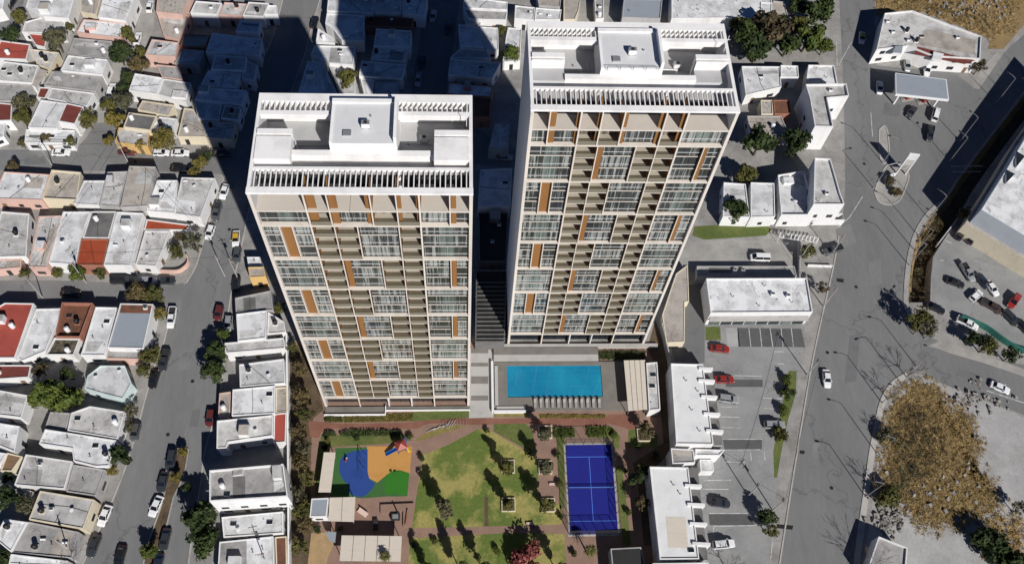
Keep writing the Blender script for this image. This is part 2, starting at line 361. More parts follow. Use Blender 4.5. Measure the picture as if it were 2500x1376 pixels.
# ------------------------------------------------------------------ the two towers
def tower(label, X0, Y0, Z0, first, var):
    t = thing('apartment_tower', label, 'tower', (X0, Y0, 0), 0)
    W, D, ZT = 31.8, 17.9, 84.0
    T = MT['tower']; FC = MT['facade']; OR = MT['orange']
    def part(name, fn, mats=None):
        b = MB(); fn(b); b.v = [(x + X0, y + Y0, z + Z0) for x, y, z in b.v]; return b.build(name, t)
    # side walls, rear wall, inner body
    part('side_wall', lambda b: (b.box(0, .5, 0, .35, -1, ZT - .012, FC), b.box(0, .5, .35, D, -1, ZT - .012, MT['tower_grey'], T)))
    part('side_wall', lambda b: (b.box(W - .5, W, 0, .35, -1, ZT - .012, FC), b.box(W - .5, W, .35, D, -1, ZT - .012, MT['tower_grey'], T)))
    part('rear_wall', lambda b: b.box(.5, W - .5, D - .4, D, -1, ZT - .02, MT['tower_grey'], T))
    part('core_wall', lambda b: b.box(.503, W - .503, 2.6, D - .403, -1, 79.05, MT['w_grey']))
    groups = [5.2 + 10 * g for g in range(8)]            # slab levels of the three-storey groups
    H3 = 10 / 3
    # slabs: one thick slab per group, two thin ones inside each group
    for z in groups:
        part('floor_slab', lambda b: b.box(.503, W - .503, .02, 2.597, z - .27, z, FC))
    CA = [(.5, 2.9, 'W'), (3.1, 4.85, 'P'), (5.0, 7.58, 'W'), (7.92, 11.05, 'B'), (11.3, 14.45, 'B'), (14.75, 20.6, 'W'), (20.95, 23.92, 'B'), (24.28, 31.3, 'V')]
    CB = [(.5, 7.58, 'V'), (7.92, 11.1, 'B'), (11.42, 12.35, 'P'), (12.36, 17.25, 'W'), (17.55, 20.65, 'B'), (20.95, 23.92, 'B'), (24.28, 28.3, 'W'), (28.6, 29.35, 'P'), (29.36, 31.3, 'W')]
    FA = [(3.0, 0), (4.92, 0), (11.17, 1), (14.6, 1), (20.78, 1)]; FB = [(11.26, 1), (17.4, 1), (20.8, 1), (28.45, 1)]
    # full-height fins
    def fin(b, x, w, z0, z1, d, oj):
        w *= .74
        if oj:
            b.box(x - w / 2, x + w / 2, -.03, .14, z0, z1, FC); b.box(x - w / 2 + .012, x + w / 2 - .012, .14, d, z0, z1 - .004, OR)
        else: b.box(x - w / 2, x + w / 2, -.03, d, z0, z1, FC)
    part('fin', lambda b: fin(b, 7.75, .34, -.5, 75.2, 2.58, 1))
    part('fin', lambda b: fin(b, 24.1, .36, -.5, 75.2, 2.58, 1))
    def window(x0, x1, z0, z1, y, mat, step=1.15):
        def fn(b):
            b.box(x0, x1, y, y + .06, z0, z1, mat)
            n = max(2, round((x1 - x0) / step))
            for i in range(n + 1):
                x = x0 + (x1 - x0) * i / n; x = min(max(x, x0 + .03), x1 - .03)
                b.box(x - .03, x + .03, y - .05, y - .002, z0 + .004, z1 - .004, MT['dmetal'])
            b.box(x0, x1, y - .06, y - .004, z0, z0 + .10, MT['dmetal']); b.box(x0 + .02, x1 - .02, y - .13, y - .08, z0 + 1.0, z0 + 1.06, MT['wmetal'])
        part('window', fn)
    def wide(x0, x1, z0, z1, y):          # the broad end rooms: a green-tinted middle third between curtained thirds
        a = x0 + (x1 - x0) * .36; c = x0 + (x1 - x0) * .68
        def fn(b):
            for u, v, m in ((x0, a, MT['curtain']), (a, c, MT['curtain2']), (c, x1, MT['curtain'])):
                b.box(u, v, y, y + .06, z0, z1, m)
            for i in range(7):
                x = x0 + (x1 - x0) * i / 6; x = min(max(x, x0 + .03), x1 - .03)
                b.box(x - .03, x + .03, y - .05, y - .002, z0 + .004, z1 - .004, MT['dmetal'])
            b.box(x0, x1, y - .06, y - .004, z0, z0 + .10, MT['dmetal']); b.box(x0 + .02, x1 - .02, y - .13, y - .08, z0 + 1.0, z0 + 1.06, MT['wmetal'])
        part('window', fn)
    def balcony(x0, x1, z0, z1):
        def door(b):
            b.box(x0, x1, 2.30, 2.36, z0, z1, MT['bdoor'])
            for k in range(4):
                x = x0 + .05 + (x1 - x0 - .1) * k / 3; b.box(x - .03, x + .03, 2.25, 2.298, z0 + .004, z1 - .004, MT['dmetal'])
        part('balcony_door', door)
        def rail(b):
            b.box(x0 + .01, x1 - .01, .14, .17, z0 + .03, z0 + 1.05, MT['railing']); b.box(x0, x1, .13, .18, z0 + 1.052, z0 + 1.085, MT['dmetal'])
        part('balcony_railing', rail)
    rs = random.Random(3 + var)
    for g in range(7):
        z0 = groups[g]; typ = first if (6 - g) % 2 == 0 else ('B' if first == 'A' else 'A')
        cells = CA if typ == 'A' else CB
        for x, oj in (FA if typ == 'A' else FB): part('fin', lambda b: fin(b, x, .22, z0 + .002, z0 + 9.728, 2.58, oj))
        for x0, x1, k in cells:
            if k == 'P':
                part('orange_panel', lambda b: b.box(x0, x1, .55, .75, z0 + .003, z0 + 9.727, OR)); continue
            for f in range(3):
                a = z0 + H3 * f; c = a + H3 - (.13 if f < 2 else .27)
                if f:
                    yy = .50 if k in 'WV' else .08
                    part('floor_edge', lambda b: b.box(x0 + .003, x1 - .003, yy, 2.28 if k == 'B' else .9, a - .125, a - .003, FC, MT['balcony'] if k == 'B' else FC))
                if k == 'B':
                    if not f: part('balcony_floor', lambda b: b.box(x0 + .005, x1 - .005, .10, 2.28, a + .001, a + .02, MT['balcony']))
                    balcony(x0 + .004, x1 - .004, a + .02, c)
                elif k == 'V': wide(x0 + .004, x1 - .004, a + .002, c, .66)
                else: window(x0 + .004, x1 - .004, a + .002, c, .66, MT['curtain'])
    # top storey under the pergola ledge
    z0 = 75.2
    if var == 1: tf = [(7.75, .34), (11.0, .26), (17.1, .26), (20.8, .26), (24.1, .36), (28.5, .26)]; tb = [(7.95, 10.85, 'B'), (11.15, 13.9, 'W'), (13.95, 16.95, 'W'), (17.25, 20.65, 'B'), (20.95, 23.9, 'B'), (24.3, 28.35, 'W'), (28.65, 31.3, 'W'), (.5, 7.55, 'V')]
    else: tf = [(3.0, .26), (7.75, .34), (11.0, .26), (14.4, .30), (20.8, .28), (24.1, .36)]; tb = [(.5, 2.85, 'W'), (3.15, 7.55, 'W'), (7.95, 10.85, 'B'), (11.15, 14.2, 'B'), (14.6, 20.65, 'W'), (20.95, 23.9, 'B'), (24.3, 31.3, 'V')]
    for x, w in tf: part('fin', lambda b: fin(b, x, w, z0 + .002, 83.598, 3.12, 1))
    if var == 2: part('orange_panel', lambda b: b.box(3.14, 4.1, .55, .75, z0 + .003, 83.55, OR))
    for x, w in (((7.9, 1.25), (11.12, 1.1), (16.25, .7), (20.9, .55), (23.6, .35)) if var == 1 else ((7.2, .4), (10.5, .35), (14.55, .6), (20.05, .6), (23.4, .5))):
        part('orange_panel', lambda b: b.box(x, x + w, .5, .7, z0 + .003, 83.55, OR))
    if var == 1: part('orange_panel', lambda b: b.box(28.64, 29.4, .55, .75, z0 + .003, 83.55, OR))
    for x0, x1, k in tb:
        if k == 'B':
            part('balcony_floor', lambda b: b.box(x0 + .005, x1 - .005, .10, 2.28, z0 + .001, z0 + .02, MT['balcony'])); balcony(x0, x1, z0 + .02, 79.0)
        elif k == 'V': wide(x0, x1, z0 + .002, 79.0, .85)
        else: window(x0, x1, z0 + .002, 79.0, .85, MT['curtain'], .8)
        part('ledge', lambda b: b.box(x0 - .05 if x0 > .6 else x0 + .003, x1 + .05 if x1 < 31 else x1 - .003, .01, 3.1, 79.0, 79.3, FC, MT['ledge']))
    # ground floor
    for x0, x1 in ((.5, 7.58), (7.92, 14.0), (14.2, 19.0), (19.2, 23.92), (24.28, 31.3)):
        part('window', lambda b: (b.box(x0, x1, 1.2, 1.26, .05, 4.84, MT['glass']), [b.box(x0 + (x1 - x0) * i / 4 - .04, x0 + (x1 - x0) * i / 4 + .04, 1.1, 1.196, .05, 4.84, MT['dmetal']) for i in range(1, 4)]))
    for x in (14.1, 19.1): part('fin', lambda b: b.box(x - .1, x + .1, 0, 1.25, -.5, 4.838, T))
    # roof: fascia slab, pergola, trough, wells, core block, stair heads
    part('fascia', lambda b: b.box(-.05, W + .05, -.05, 1.0, 83.6, ZT + .02, T, MT['tower']))
    part('roof_beam', lambda b: b.box(.5, W - .5, 4.05, 4.5, 83.4, ZT, T))
    def slats(b, xa, xb, ya, yb, za, zb, st):
        n = int((xb - xa) / st)
        for i in range(n + 1):
            x = xa + i * (xb - xa) / n; b.box(x - .075, x + .075, ya, yb, za, zb, T)
    part('pergola', lambda b: slats(b, .9, W - .9, 1.002, 4.048, 83.76, ZT - .03, .745))
    part('terrace_floor', lambda b: b.box(.503, W - .503, 3.1, 6.2, 79.055, 79.2, MT['dark']))  # floor coloured near black for the shade under the slats
    for x in (10.6, 21.2): part('pergola_post', lambda b: b.box(x - .18, x + .18, 3.8, 4.045, 79.2, 83.44, T))
    boxf = 6.3 if var == 1 else 9.5
    part('terrace_floor', lambda b: b.box(.503, W - .503, 4.6, 7.0, 79.201, 82.0 if var == 1 else 80.6, MT['dark'], MT['w_grey']))  # sides coloured near black as shade seen between the slats
    part('parapet', lambda b: b.box(5.61, 26.19, 7.003, 8.0, 79.06, 83.3 if var == 1 else 82.9, T))
    part('roof_deck', lambda b: b.box(.503, W - .503, 8.003, D - .403, 79.06, 79.25, MT['deckroof']))
    ch = 84.9 if var == 1 else 84.3
    part('core_block', lambda b: (b.box(11.1, 20.8, 8.004, 16.0, 79.25, ch, T, MT['coreroof']),
                                  b.box(11.1, 20.8, 15.3, 16.0, ch + .002, ch + .35, T), b.box(20.35, 20.8, 8.1, 15.298, ch + .002, ch + 1.3, T), b.box(11.1, 11.5, 8.1, 15.298, ch + .002, ch + .14, T)))
    for xa, xb in ((.503, 5.6), (26.2, W - .503)):
        def stair(b):
            b.box(xa, xb, max(boxf, 7.003) if var == 1 else boxf, 9.7, 79.26, 84.3, T); b.box(xa, xb, 10.1, 11.0, 79.26, 84.35, T); b.box(xa + .001, xb - .001, 9.701, 10.099, 79.26, 82.6, MT['dmetal'])
            if var == 1: b.box(xa, xb, 5.6, 7.002, 82.003, 84.3, T)
            if var == 2: b.box(xa + .004, xb - .004, 7.004, 9.499, 79.26, 82.4, MT['tower_grey'], MT['deckroof'])
        part('stair_head', stair)
    for xa, xb in ((.503, 11.098), (20.802, W - .503)):
        part('roof_beam', lambda b: b.box(xa, xb, 13.9, 14.65, 82.9, ZT - .004, T))
        part('pergola', lambda b: slats(b, xa + .5, xb - .3, 14.652, 16.398, 83.55, ZT - .03, .745))
    part('roof_beam', lambda b: b.box(.503, W - .503, 16.4, D - .402, 79.26, ZT - .006, T))
    for i in range(5 if var == 1 else 8):
        x = rs.choice([rs.uniform(7, 10), rs.uniform(22, 25), rs.uniform(12.5, 19.5)]); y = rs.uniform(9, 13)
        zz = 79.25 if not 11 < x < 21 else ch
        part('vent_pipe', lambda b: b.cyl(x, y, zz, zz + .35, .12, MT['metal'], 8))
    for i in range(7):
        x, y = [(2.2, 12.6), (4.6, 12.4), (8.8, 9.4), (23.0, 9.6), (24.6, 12.8), (29.0, 12.9), (16.5, 11)][i]; x += rs.uniform(-.5, .5); zz = 79.25 if not 11 < x < 21 else ch
        part('air_conditioner', lambda b: (b.box(x - .6, x + .6, y - .4, y + .4, zz + .15, zz + 1.1, MT['wmetal'], MT['metal']), b.cyl(x, y, zz + 1.101, zz + 1.14, .3, MT['dmetal'], 10), b.box(x - .55, x - .45, y - .4, y + .4, zz, zz + .149, MT['dmetal']), b.box(x + .45, x + .55, y - .4, y + .4, zz, zz + .149, MT['dmetal'])))
    for xa, ya, xb, yb in ((1.2, 11.6, 10.8, 11.9), (21.3, 12.2, 30.6, 12.0), (9.9, 8.6, 9.9, 13.6)):
        part('roof_pipe', lambda b: b.tube((xa, ya, 79.4), (xb, yb, 79.4), .07, MT['metal'], 6))
    part('roof_hatch', lambda b: b.box(13.0, 14.2, 9.2, 10.2, ch + .001, ch + .3, MT['deckroof'], MT['metal']))
    part('roof_mast', lambda b: (b.tube((30.9, 12, 84), (30.9, 12, 87.5), .05, MT['wmetal']), b.tube((30.5, 12, 86.6), (31.3, 12, 86.6), .04, MT['wmetal'])))
    if var == 2:
        part('safety_rail', lambda b: [b.tube((12 + i * 2, 7.6, 84.3), (12 + i * 2, 7.6, 85.2), .04, MT['dmetal']) for i in range(5)] + [b.tube((12, 7.6, 85.2), (20, 7.6, 85.2), .035, MT['dmetal'])])
    return t
TX1, TY1 = -31.7559 * .96, 75.972 * .96
TX2, TY2 = 10.3895 * .96 + .1, 91.4837 * .96
tower('left white apartment tower with curtained grid facade and short orange panels, behind the playground', TX1, TY1, 0, 'A', 1)
tower('right white apartment tower behind the blue pool, grid facade under tall orange fins', TX2, TY2, .45, 'B', 2)
# raised terrace at the foot of the left tower
t = thing('garden_terrace', 'low white walled terrace at the foot of the left tower, above the yellow flower bed', 'terrace', (TX1, TY1 - 2, 0))
b = MB(); b.box(TX1 + .1, TX1 + 13.2, TY1 - 1.9, TY1 - .06, 0, .35, MT['deck']); b.build('terrace_floor', t)
b = MB(); b.box(TX1, TX1 + 13.4, TY1 - 2.15, TY1 - 1.9, 0, .8, MT['tower']); b.box(TX1 + 13.2, TX1 + 13.4, TY1 - 1.898, TY1 - .06, 0, .8, MT['tower']); b.build('terrace_wall', t)
t = thing('garden_terrace', 'long narrow white edged step in front of the right part of the left tower', 'terrace', (TX1 + 20, TY1 - 1, 0))
b = MB(); b.box(TX1 + 13.45, TX1 + 31.9, TY1 - .9, TY1 - .06, 0, .3, MT['deck']); b.build('terrace_floor', t)
b = MB(); b.box(TX1 + 13.45, TX1 + 31.9, TY1 - 1.1, TY1 - .9, 0, .55, MT['tower']); b.build('terrace_wall', t)
# ------------------------------------------------------------------ ground, streets, paths
DL = [(2600, 90), (2500, 232), (2420, 335), (2340, 440), (2305, 497), (2271, 530), (2245, 570), (2231, 610), (2224, 650), (2219, 700), (2219, 738)]
DR = [(2600, 160), (2500, 295), (2440, 375), (2390, 445), (2342, 530), (2295, 600), (2278, 627), (2273, 674), (2271, 738)]
gdl = [G(x, y) for x, y in DL]; gdr = [G(x, y) for x, y in DR]
hole = gdl + gdr[::-1]
b = MB(); far = [(-900, -500), (900, -500), (900, 1200), (-900, 1200)]
outer = [Vector((x, y, 0)) for x, y in far]; hv = [Vector((v.x, v.y, 0)) for v in hole]; allp = outer + hv
for tr in tessellate_polygon([outer, hv]):
    tri = [allp[i] for i in tr]
    if (tri[1] - tri[0]).cross(tri[2] - tri[0]).z < 0: tri = tri[::-1]
    b.poly([(v.x, v.y, 0) for v in tri], MT['concrete'])
o = b.build('ground'); o['kind'] = 'structure'
# sunken drainage channel between the avenue and the car park
b = MB(); n = len(gdl)
def lerp(a, c, t): return a + (c - a) * t
def at(line, t):
    k = t * (len(line) - 1); i = min(int(k), len(line) - 2); return lerp(line[i], line[i + 1], k - i)
S = 30
for i in range(S):
    t0, t1 = i / S, (i + 1) / S
    a0, a1, c0, c1 = at(gdl, t0), at(gdl, t1), at(gdr, t0), at(gdr, t1)
    m0, m1 = lerp(a0, c0, .38), lerp(a1, c1, .38); dz = Vector((0, 0, -3.6)); d0 = Vector((0, 0, -.6))
    b.poly([a0 + d0, a0, a1, a1 + d0], MT['kerb']); b.poly([a0 + d0, a1 + d0, m1 + dz, m0 + dz], MT['straw'])
    b.poly([m0 + dz, m1 + dz, c1 + dz, c0 + dz], MT['soil']); b.poly([c0 + dz, c1 + dz, c1, c0], MT['w_grey'])
for a, c in ((at(gdl, 1), at(gdr, 1)),): b.poly([a, a + Vector((0, 0, -3.6)), c + Vector((0, 0, -3.6)), c], MT['w_grey'])
o = b.build('drainage_channel'); o['kind'] = 'structure'
# streets
AL = [(180, 1420), (262, 1250), (310, 1130), (345, 1010), (375, 900), (402, 830), (420, 745)]
AL2 = [(455, 690), (480, 645), (505, 560), (530, 490), (548, 430)]
AL3 = [(556, 372), (590, 270), (640, 150), (668, 85), (690, 0), (705, -60)]
AR = [(800, -60), (775, 20), (755, 90), (742, 140), (715, 215), (690, 290), (650, 400), (612, 500), (592, 590), (572, 680), (558, 760), (545, 900), (530, 1000), (500, 1100), (490, 1180), (470, 1300), (455, 1420)]
road = MT['asphalt']
struct('road', 'P', curve(AL) + [(440, 705)] + curve(AL2) + [(552, 400)] + curve(AL3) + curve(AR), .004, road)
struct('road', 'P', [(-40, 685), (120, 684), (300, 690), (405, 697), (450, 690), (440, 760), (415, 745), (300, 742), (120, 745), (-40, 742)], .008, MT['asphalt_x'])
struct('road', 'P', [(-40, 366), (120, 365), (185, 364), (212, 335), (232, 300), (285, 300), (282, 335), (300, 366), (420, 372), (520, 378), (575, 372), (560, 432), (535, 425), (420, 420), (300, 418), (120, 416), (-40, 416)], .008, MT['asphalt_x'])
struct('road', 'P', [(232, 300), (240, 240), (262, 160), (305, 120), (325, 90), (345, 30), (355, -60), (390, -60), (378, 30), (372, 80), (352, 120), (320, 160), (300, 175), (278, 240), (270, 300)], .012, MT['drive'])
struct('road', 'P', [(-40, 40), (0, 20), (28, -60), (70, -60), (55, 20), (48, 70), (20, 90), (-40, 110)], .008, MT['asphalt_x'])
struct('road', 'P', [(1055, -60), (1035, 30), (1020, 120), (1005, 220), (995, 420), (985, 900), (1060, 900), (1080, 420), (1090, 220), (1105, 120), (1118, 30), (1130, -60)], .008, road)
struct('road', 'P', [(1142, 300), (1205, 340), (1260, 365), (1262, 410), (1200, 405), (1142, 400)], .008, MT['asphalt_x'])
# the avenue, the fork and the petrol station forecourt
struct('road', 'P', curve([(2045, -60), (2052, 60), (2058, 200), (2062, 340), (2062, 480), (2050, 570), (2034, 654), (2005, 780), (1977, 916), (1940, 1140), (1903, 1376), (1895, 1430)])
       + curve([(2080, 1430), (2088, 1376), (2102, 1290), (2118, 1180), (2128, 1107), (2141, 1040), (2155, 980), (2180, 938), (2215, 915), (2255, 905)]) + [(2300, 935), (2400, 975), (2600, 1050), (2600, 950), (2500, 890), (2400, 868), (2290, 832)]
       + curve([(2262, 815), (2230, 775), (2214, 745), (2214, 700), (2219, 648), (2227, 605), (2241, 565), (2266, 527), (2298, 497)]) + [(2335, 437), (2412, 335), (2492, 232), (2600, 70), (2560, 30), (2450, 130), (2405, 165), (2380, 215), (2330, 178), (2140, 160), (2135, 60), (2140, -60)], .004, road)
struct('parking_lot', 'P', [(2295, 603), (2345, 533), (2360, 545), (2440, 590), (2600, 640), (2600, 880), (2500, 858), (2400, 800), (2340, 775), (2276, 738), (2275, 674), (2280, 630)], .012, MT['asphalt2'])
struct('parking_lot', 'P', [(1690, 780), (1965, 785), (1955, 900), (1900, 1150), (1870, 1430), (1640, 1430), (1640, 885), (1700, 885)], .012, MT['asphalt2'])
struct('driveway', 'P', [(1600, 640), (1690, 600), (1760, 585), (1930, 590), (1955, 610), (1950, 690), (1690, 690), (1680, 880), (1620, 890), (1605, 770)], .008, MT['drive'])
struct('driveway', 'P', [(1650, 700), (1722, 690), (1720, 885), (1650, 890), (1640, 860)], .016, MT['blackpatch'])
struct('vacant_lot', 'P', [(2105, 1430), (2120, 1290), (2135, 1190), (2145, 1107), (2160, 1030), (2180, 960), (2225, 925), (2270, 918), (2300, 940), (2420, 985), (2600, 1060), (2600, 1430)], .006, MT['slab'])
LOTG = [(930, 130), (1080, 15), (1250, 20), (1340, 165), (1450, 225), (1560, 290), (1605, 400), (1610, 660), (1490, 700), (1560, 725), (1710, 775), (1770, 900), (1730, 1010), (1570, 1085), (1380, 1130), (1200, 1140), (1060, 1065), (1000, 965), (840, 905), (855, 600), (870, 420)]
_lr = random.Random(3); LOTG = [(x + (1200 - x) * .17 + _lr.uniform(-30, 30), y + (600 - y) * .17 + _lr.uniform(-30, 30)) for x, y in curve(LOTG, 7)[:-1]]
struct('scrub_soil', 'L', LOTG, .012, MT['straw'])
struct('vacant_lot', 'P', [(2140, -60), (2138, 40), (2230, 20), (2420, 95), (2410, 120), (2450, 120), (2560, -10), (2600, -60)], .006, MT['straw'])
for pts, w in ((AL, .3), (AL2, .3), (AL3, .3), (AR, .3), ([(1903, 1376), (1940, 1140), (1977, 916), (2005, 780), (2034, 654), (2048, 575)], .3)):
    ribbon('kerb', 'P', curve(pts, 3), w, 0, .13, MT['kerb'])
ribbon('kerb', 'P', curve([(2088, 1400), (2102, 1290), (2118, 1180), (2128, 1107), (2141, 1040), (2155, 980), (2180, 938), (2215, 915)], 3), 1.3, 0, .14, MT['kerb'])
ribbon('kerb', 'P', curve([(2262, 818), (2228, 775), (2212, 745), (2212, 700), (2217, 648), (2225, 605), (2239, 565), (2264, 525), (2296, 495)], 3), 1.1, 0, .14, MT['drive'])
# narrow planted median of the left avenue
struct('median', 'P', [(428, 1095), (458, 1088), (463, 1100), (452, 1150), (438, 1185), (425, 1210), (400, 1310), (382, 1400), (345, 1400), (360, 1330), (392, 1240), (405, 1190), (418, 1140)], .016, MT['soil'])
ribbon('kerb', 'P', [(428, 1097), (445, 1088), (461, 1096), (452, 1150), (438, 1185), (424, 1212), (400, 1312), (380, 1400)], .28, 0, .16, MT['drive'])
ribbon('kerb', 'P', [(428, 1097), (418, 1140), (405, 1190), (392, 1240), (360, 1330), (345, 1400)], .28, 0, .16, MT['drive'])
# traffic island with shrubs, small island, forecourt strip
struct('median', 'P', curve([(2135, 470), (2145, 440), (2165, 405), (2195, 400), (2218, 425), (2212, 455), (2195, 490), (2170, 500), (2145, 492), (2135, 470)]), .016, MT['drive'])
ribbon('kerb', 'P', curve([(2135, 470), (2145, 440), (2165, 405), (2195, 400), (2218, 425), (2212, 455), (2195, 490), (2170, 500), (2145, 492), (2135, 470)]), .3, 0, .15, MT['kerb'])
struct('median', 'P', curve([(2146, 318), (2160, 308), (2168, 330), (2170, 380), (2158, 400), (2148, 380), (2146, 318)]), .016, MT['drive'])
ribbon('kerb', 'P', curve([(2146, 318), (2160, 308), (2168, 330), (2170, 380), (2158, 400), (2148, 380), (2146, 318)]), .3, 0, .15, MT['kerb'])
struct('pavement', 'P', [(2375, 215), (2395, 170), (2440, 120), (2452, 128), (2420, 175), (2390, 218)], .016, MT['drive'])
struct('pavement', 'P', [(2268, 842), (2300, 830), (2500, 900), (2600, 940), (2600, 960), (2490, 915), (2400, 885), (2320, 862)], .016, MT['drive'])
# verge with lawn beside the commercial car park
struct('lawn', 'P', [(1925, 905), (1945, 905), (1943, 960), (1925, 1020), (1910, 1090), (1897, 1165), (1890, 1165), (1888, 1100), (1905, 1010), (1915, 960)], .02, MT['grass2'])
struct('lawn', 'P', [(1722, 797), (1758, 797), (1760, 830), (1722, 830)], .02, MT['grass2'])
struct('lawn', 'P', [(1695, 552), (1860, 545), (1885, 560), (1870, 575), (1720, 585), (1690, 575)], .02, MT['grass2'])
# lane paint, stall lines, drains
def marks(name, k, segs, w, mat, z=.022):
    b = MB()
    for p, q in segs:
        u, v = GP(k, [p, q]); d = (v - u).normalized(); m_ = Vector((-d.y, d.x, 0)) * w / 2
        b.poly([(c.x, c.y, z) for c in (u - m_, v - m_, v + m_, u + m_)], mat)
    o = b.build(name); o['kind'] = 'structure'; return o
marks('road_marking', 'K', [((85, 1190), (160, 1190)), ((-95, 1020), (-80, 1155)), ((-15, 1020), (0, 1155)), ((60, 1020), (80, 1155)), ((140, 1020), (155, 1155)), ((215, 1020), (230, 1155)), ((85, 1275), (160, 1280))], .14, MT['paint'])
marks('road_marking', 'I', [((1600, 230), (1735, 230)), ((1610, 300), (1750, 305)), ((1620, 378), (1755, 383)), ((1630, 465), (1914, 465)), ((1640, 545), (1900, 540)), ((1650, 630), (1790, 632)), ((1490, 765), (1690, 762)), ((1480, 828), (1670, 830)), ((1700, 0), (1914, 5)), ((1530, 1005), (1810, 1005)), ((1560, 1100), (1870, 1092)), ((1810, 1000), (1812, 1040)), ((1830, 560), (1838, 620)), ((1560, 1190), (1560, 1105))], .14, MT['paint'])
marks('road_marking', 'L', [((10, 165), (150, 170)), ((20, 240), (135, 245)), ((15, 550), (25, 620)), ((80, 1190), (60, 1376))], .14, MT['paint'])
marks('road_marking', 'K', [((1340, 380), (1385, 400)), ((1300, 520), (1340, 530)), ((1590, 370), (1760, 470)), ((1585, 395), (1740, 485)), ((1650, 350), (1600, 440)), ((1700, 390), (1660, 470)), ((1745, 420), (1715, 490))], .16, MT['paint'])
marks('road_marking', 'L', [((1640, 110), (1914, 200))], .18, MT['paint'])
marks('road_marking', 'J', [((655, 305), (560, 480)), ((795, 820), (808, 1000)), ((545, 300), (550, 480))], .15, MT['paint'])
marks('road_marking', 'J', [((1380, 1215), (1610, 1212)), ((1385, 1255), (1600, 1252))], .2, MT['paint'])
marks('road_marking', 'K', [((735, 60), (640, 210)), ((640, 210), (560, 280))], .15, MT['paint'])
for pts in ([(1896, 1278), (1937, 1282), (1934, 1292), (1896, 1288)], [(2042, 679), (2060, 681), (2059, 690), (2043, 687)], [(1953, 1098), (1965, 1100), (1963, 1108), (1952, 1106)]):
    struct('drain_grate', 'P', pts, .026, MT['drain'])
# asphalt repairs seen as darker and lighter patches
for k, pts, mt in (('P', [(1800, 800), (1956, 802), (1966, 847), (1803, 846)], 'blackbay'), ('I', [(1630, 466), (1914, 466), (1914, 538), (1640, 538)], 'blackbay'), ('I', [(1525, 1010), (1808, 1010), (1866, 1090), (1532, 1090)], 'blackbay'), ('P', [(1772, 926), (1862, 926), (1862, 944), (1772, 944)], 'blackbay'), ('P', [(1772, 800), (1802, 800), (1806, 845), (1776, 845)], 'slab')):
    struct('parking_bay', k, pts, .017, MT[mt])
# ------------------------------------------------------------------ resort garden surfaces
struct('courtyard_paving', 'P', [(712, 835), (1640, 835), (1640, 1085), (1600, 1140), (1600, 1430), (708, 1430)], .006, MT['paving2'])
struct('garden_soil', 'P', [(704, 845), (742, 850), (775, 940), (790, 1000), (765, 1020), (760, 1080), (758, 1200), (765, 1300), (790, 1430), (708, 1430)], .010, MT['soil'])
struct('garden_soil', 'P', [(1600, 780), (1640, 890), (1648, 1090), (1600, 1140), (1600, 1330), (1572, 1330), (1560, 1200), (1545, 1130), (1620, 1080), (1612, 990), (1605, 900), (1580, 850)], .010, MT['soil'])
struct('path', 'F', curve([(455, 330), (560, 340), (720, 352), (1000, 348), (1220, 340), (1330, 314), (1480, 312), (1640, 312), (1850, 315), (2100, 312), (2400, 306), (2640, 285)]) + [(2760, 280), (2850, 350), (2850, 420), (2760, 380), (2650, 350)] + curve([(2560, 368), (2300, 362), (2080, 352), (1900, 352), (1690, 360), (1480, 350), (1330, 352), (1240, 388), (1000, 384), (740, 380), (570, 402), (530, 455), (470, 445)]), .012, MT['paving'])
struct('lawn', 'P', [(1168, 1046), (1190, 1046), (1312, 1118), (1315, 1215), (1370, 1232), (1372, 1279), (1190, 1284), (1006, 1288), (1015, 1220), (1023, 1170), (1031, 1110), (1095, 1085)], .014, MT['grass'])
struct('garden_soil', 'P', [(1182, 1212), (1191, 1212), (1193, 1283), (1183, 1284)], .018, MT['soil'])
struct('lawn', 'P', [(1205, 1034), (1283, 1033), (1300, 1050), (1311, 1112), (1270, 1088), (1205, 1052)], .014, MT['grass2'])
struct('lawn', 'P', [(1003, 1312), (1240, 1300), (1378, 1302), (1385, 1430), (990, 1430)], .014, MT['grass'])
struct('lawn', 'P', [(1534, 1050), (1556, 1045), (1605, 1060), (1605, 1093), (1533, 1093)], .014, MT['grass2'])
struct('lawn', 'P', [(1350, 1043), (1378, 1041), (1378, 1240), (1366, 1240), (1360, 1080)], .014, MT['grass2'])
struct('lawn', 'P', [(1436, 1040), (1494, 1040), (1514, 1066), (1511, 1095), (1496, 1093), (1494, 1070), (1436, 1066)], .014, MT['grass2'])
struct('lawn', 'P', [(1501, 1137), (1519, 1137), (1541, 1331), (1521, 1332)], .014, MT['grass2'])
struct('lawn', 'P', [(784, 1062), (1000, 1060), (1005, 1074), (934, 1083), (814, 1090), (790, 1100), (781, 1085)], .014, MT['grass2'])
struct('lawn', 'P', [(776, 1092), (800, 1085), (792, 1205), (768, 1210)], .014, MT['grass2'])
struct('flower_bed', 'F', [(720, 290), (1225, 268), (1220, 330), (715, 342)], .016, MT['bed'])
struct('flower_bed', 'P', [(794, 1012), (840, 1010), (838, 1030), (792, 1024)], .016, MT['grass2'])
struct('flower_bed', 'P', [(1010, 1005), (1145, 1000), (1145, 1018), (1008, 1028)], .016, MT['grass2'])
struct('flower_bed', 'P', [(1205, 1007), (1292, 1007), (1290, 1016), (1205, 1017)], .016, MT['bed'])
struct('flower_bed', 'P', [(1314, 1009), (1482, 1011), (1478, 1019), (1317, 1019)], .016, MT['bed'])
struct('flower_bed', 'F', [(1240, 470), (1310, 420), (1480, 365), (1620, 362), (1560, 385), (1250, 480)], .016, MT['bed'])
struct('sand_patch', 'P', [(760, 1300), (812, 1298), (815, 1330), (800, 1360), (790, 1430), (745, 1430)], .014, MT['sand'])
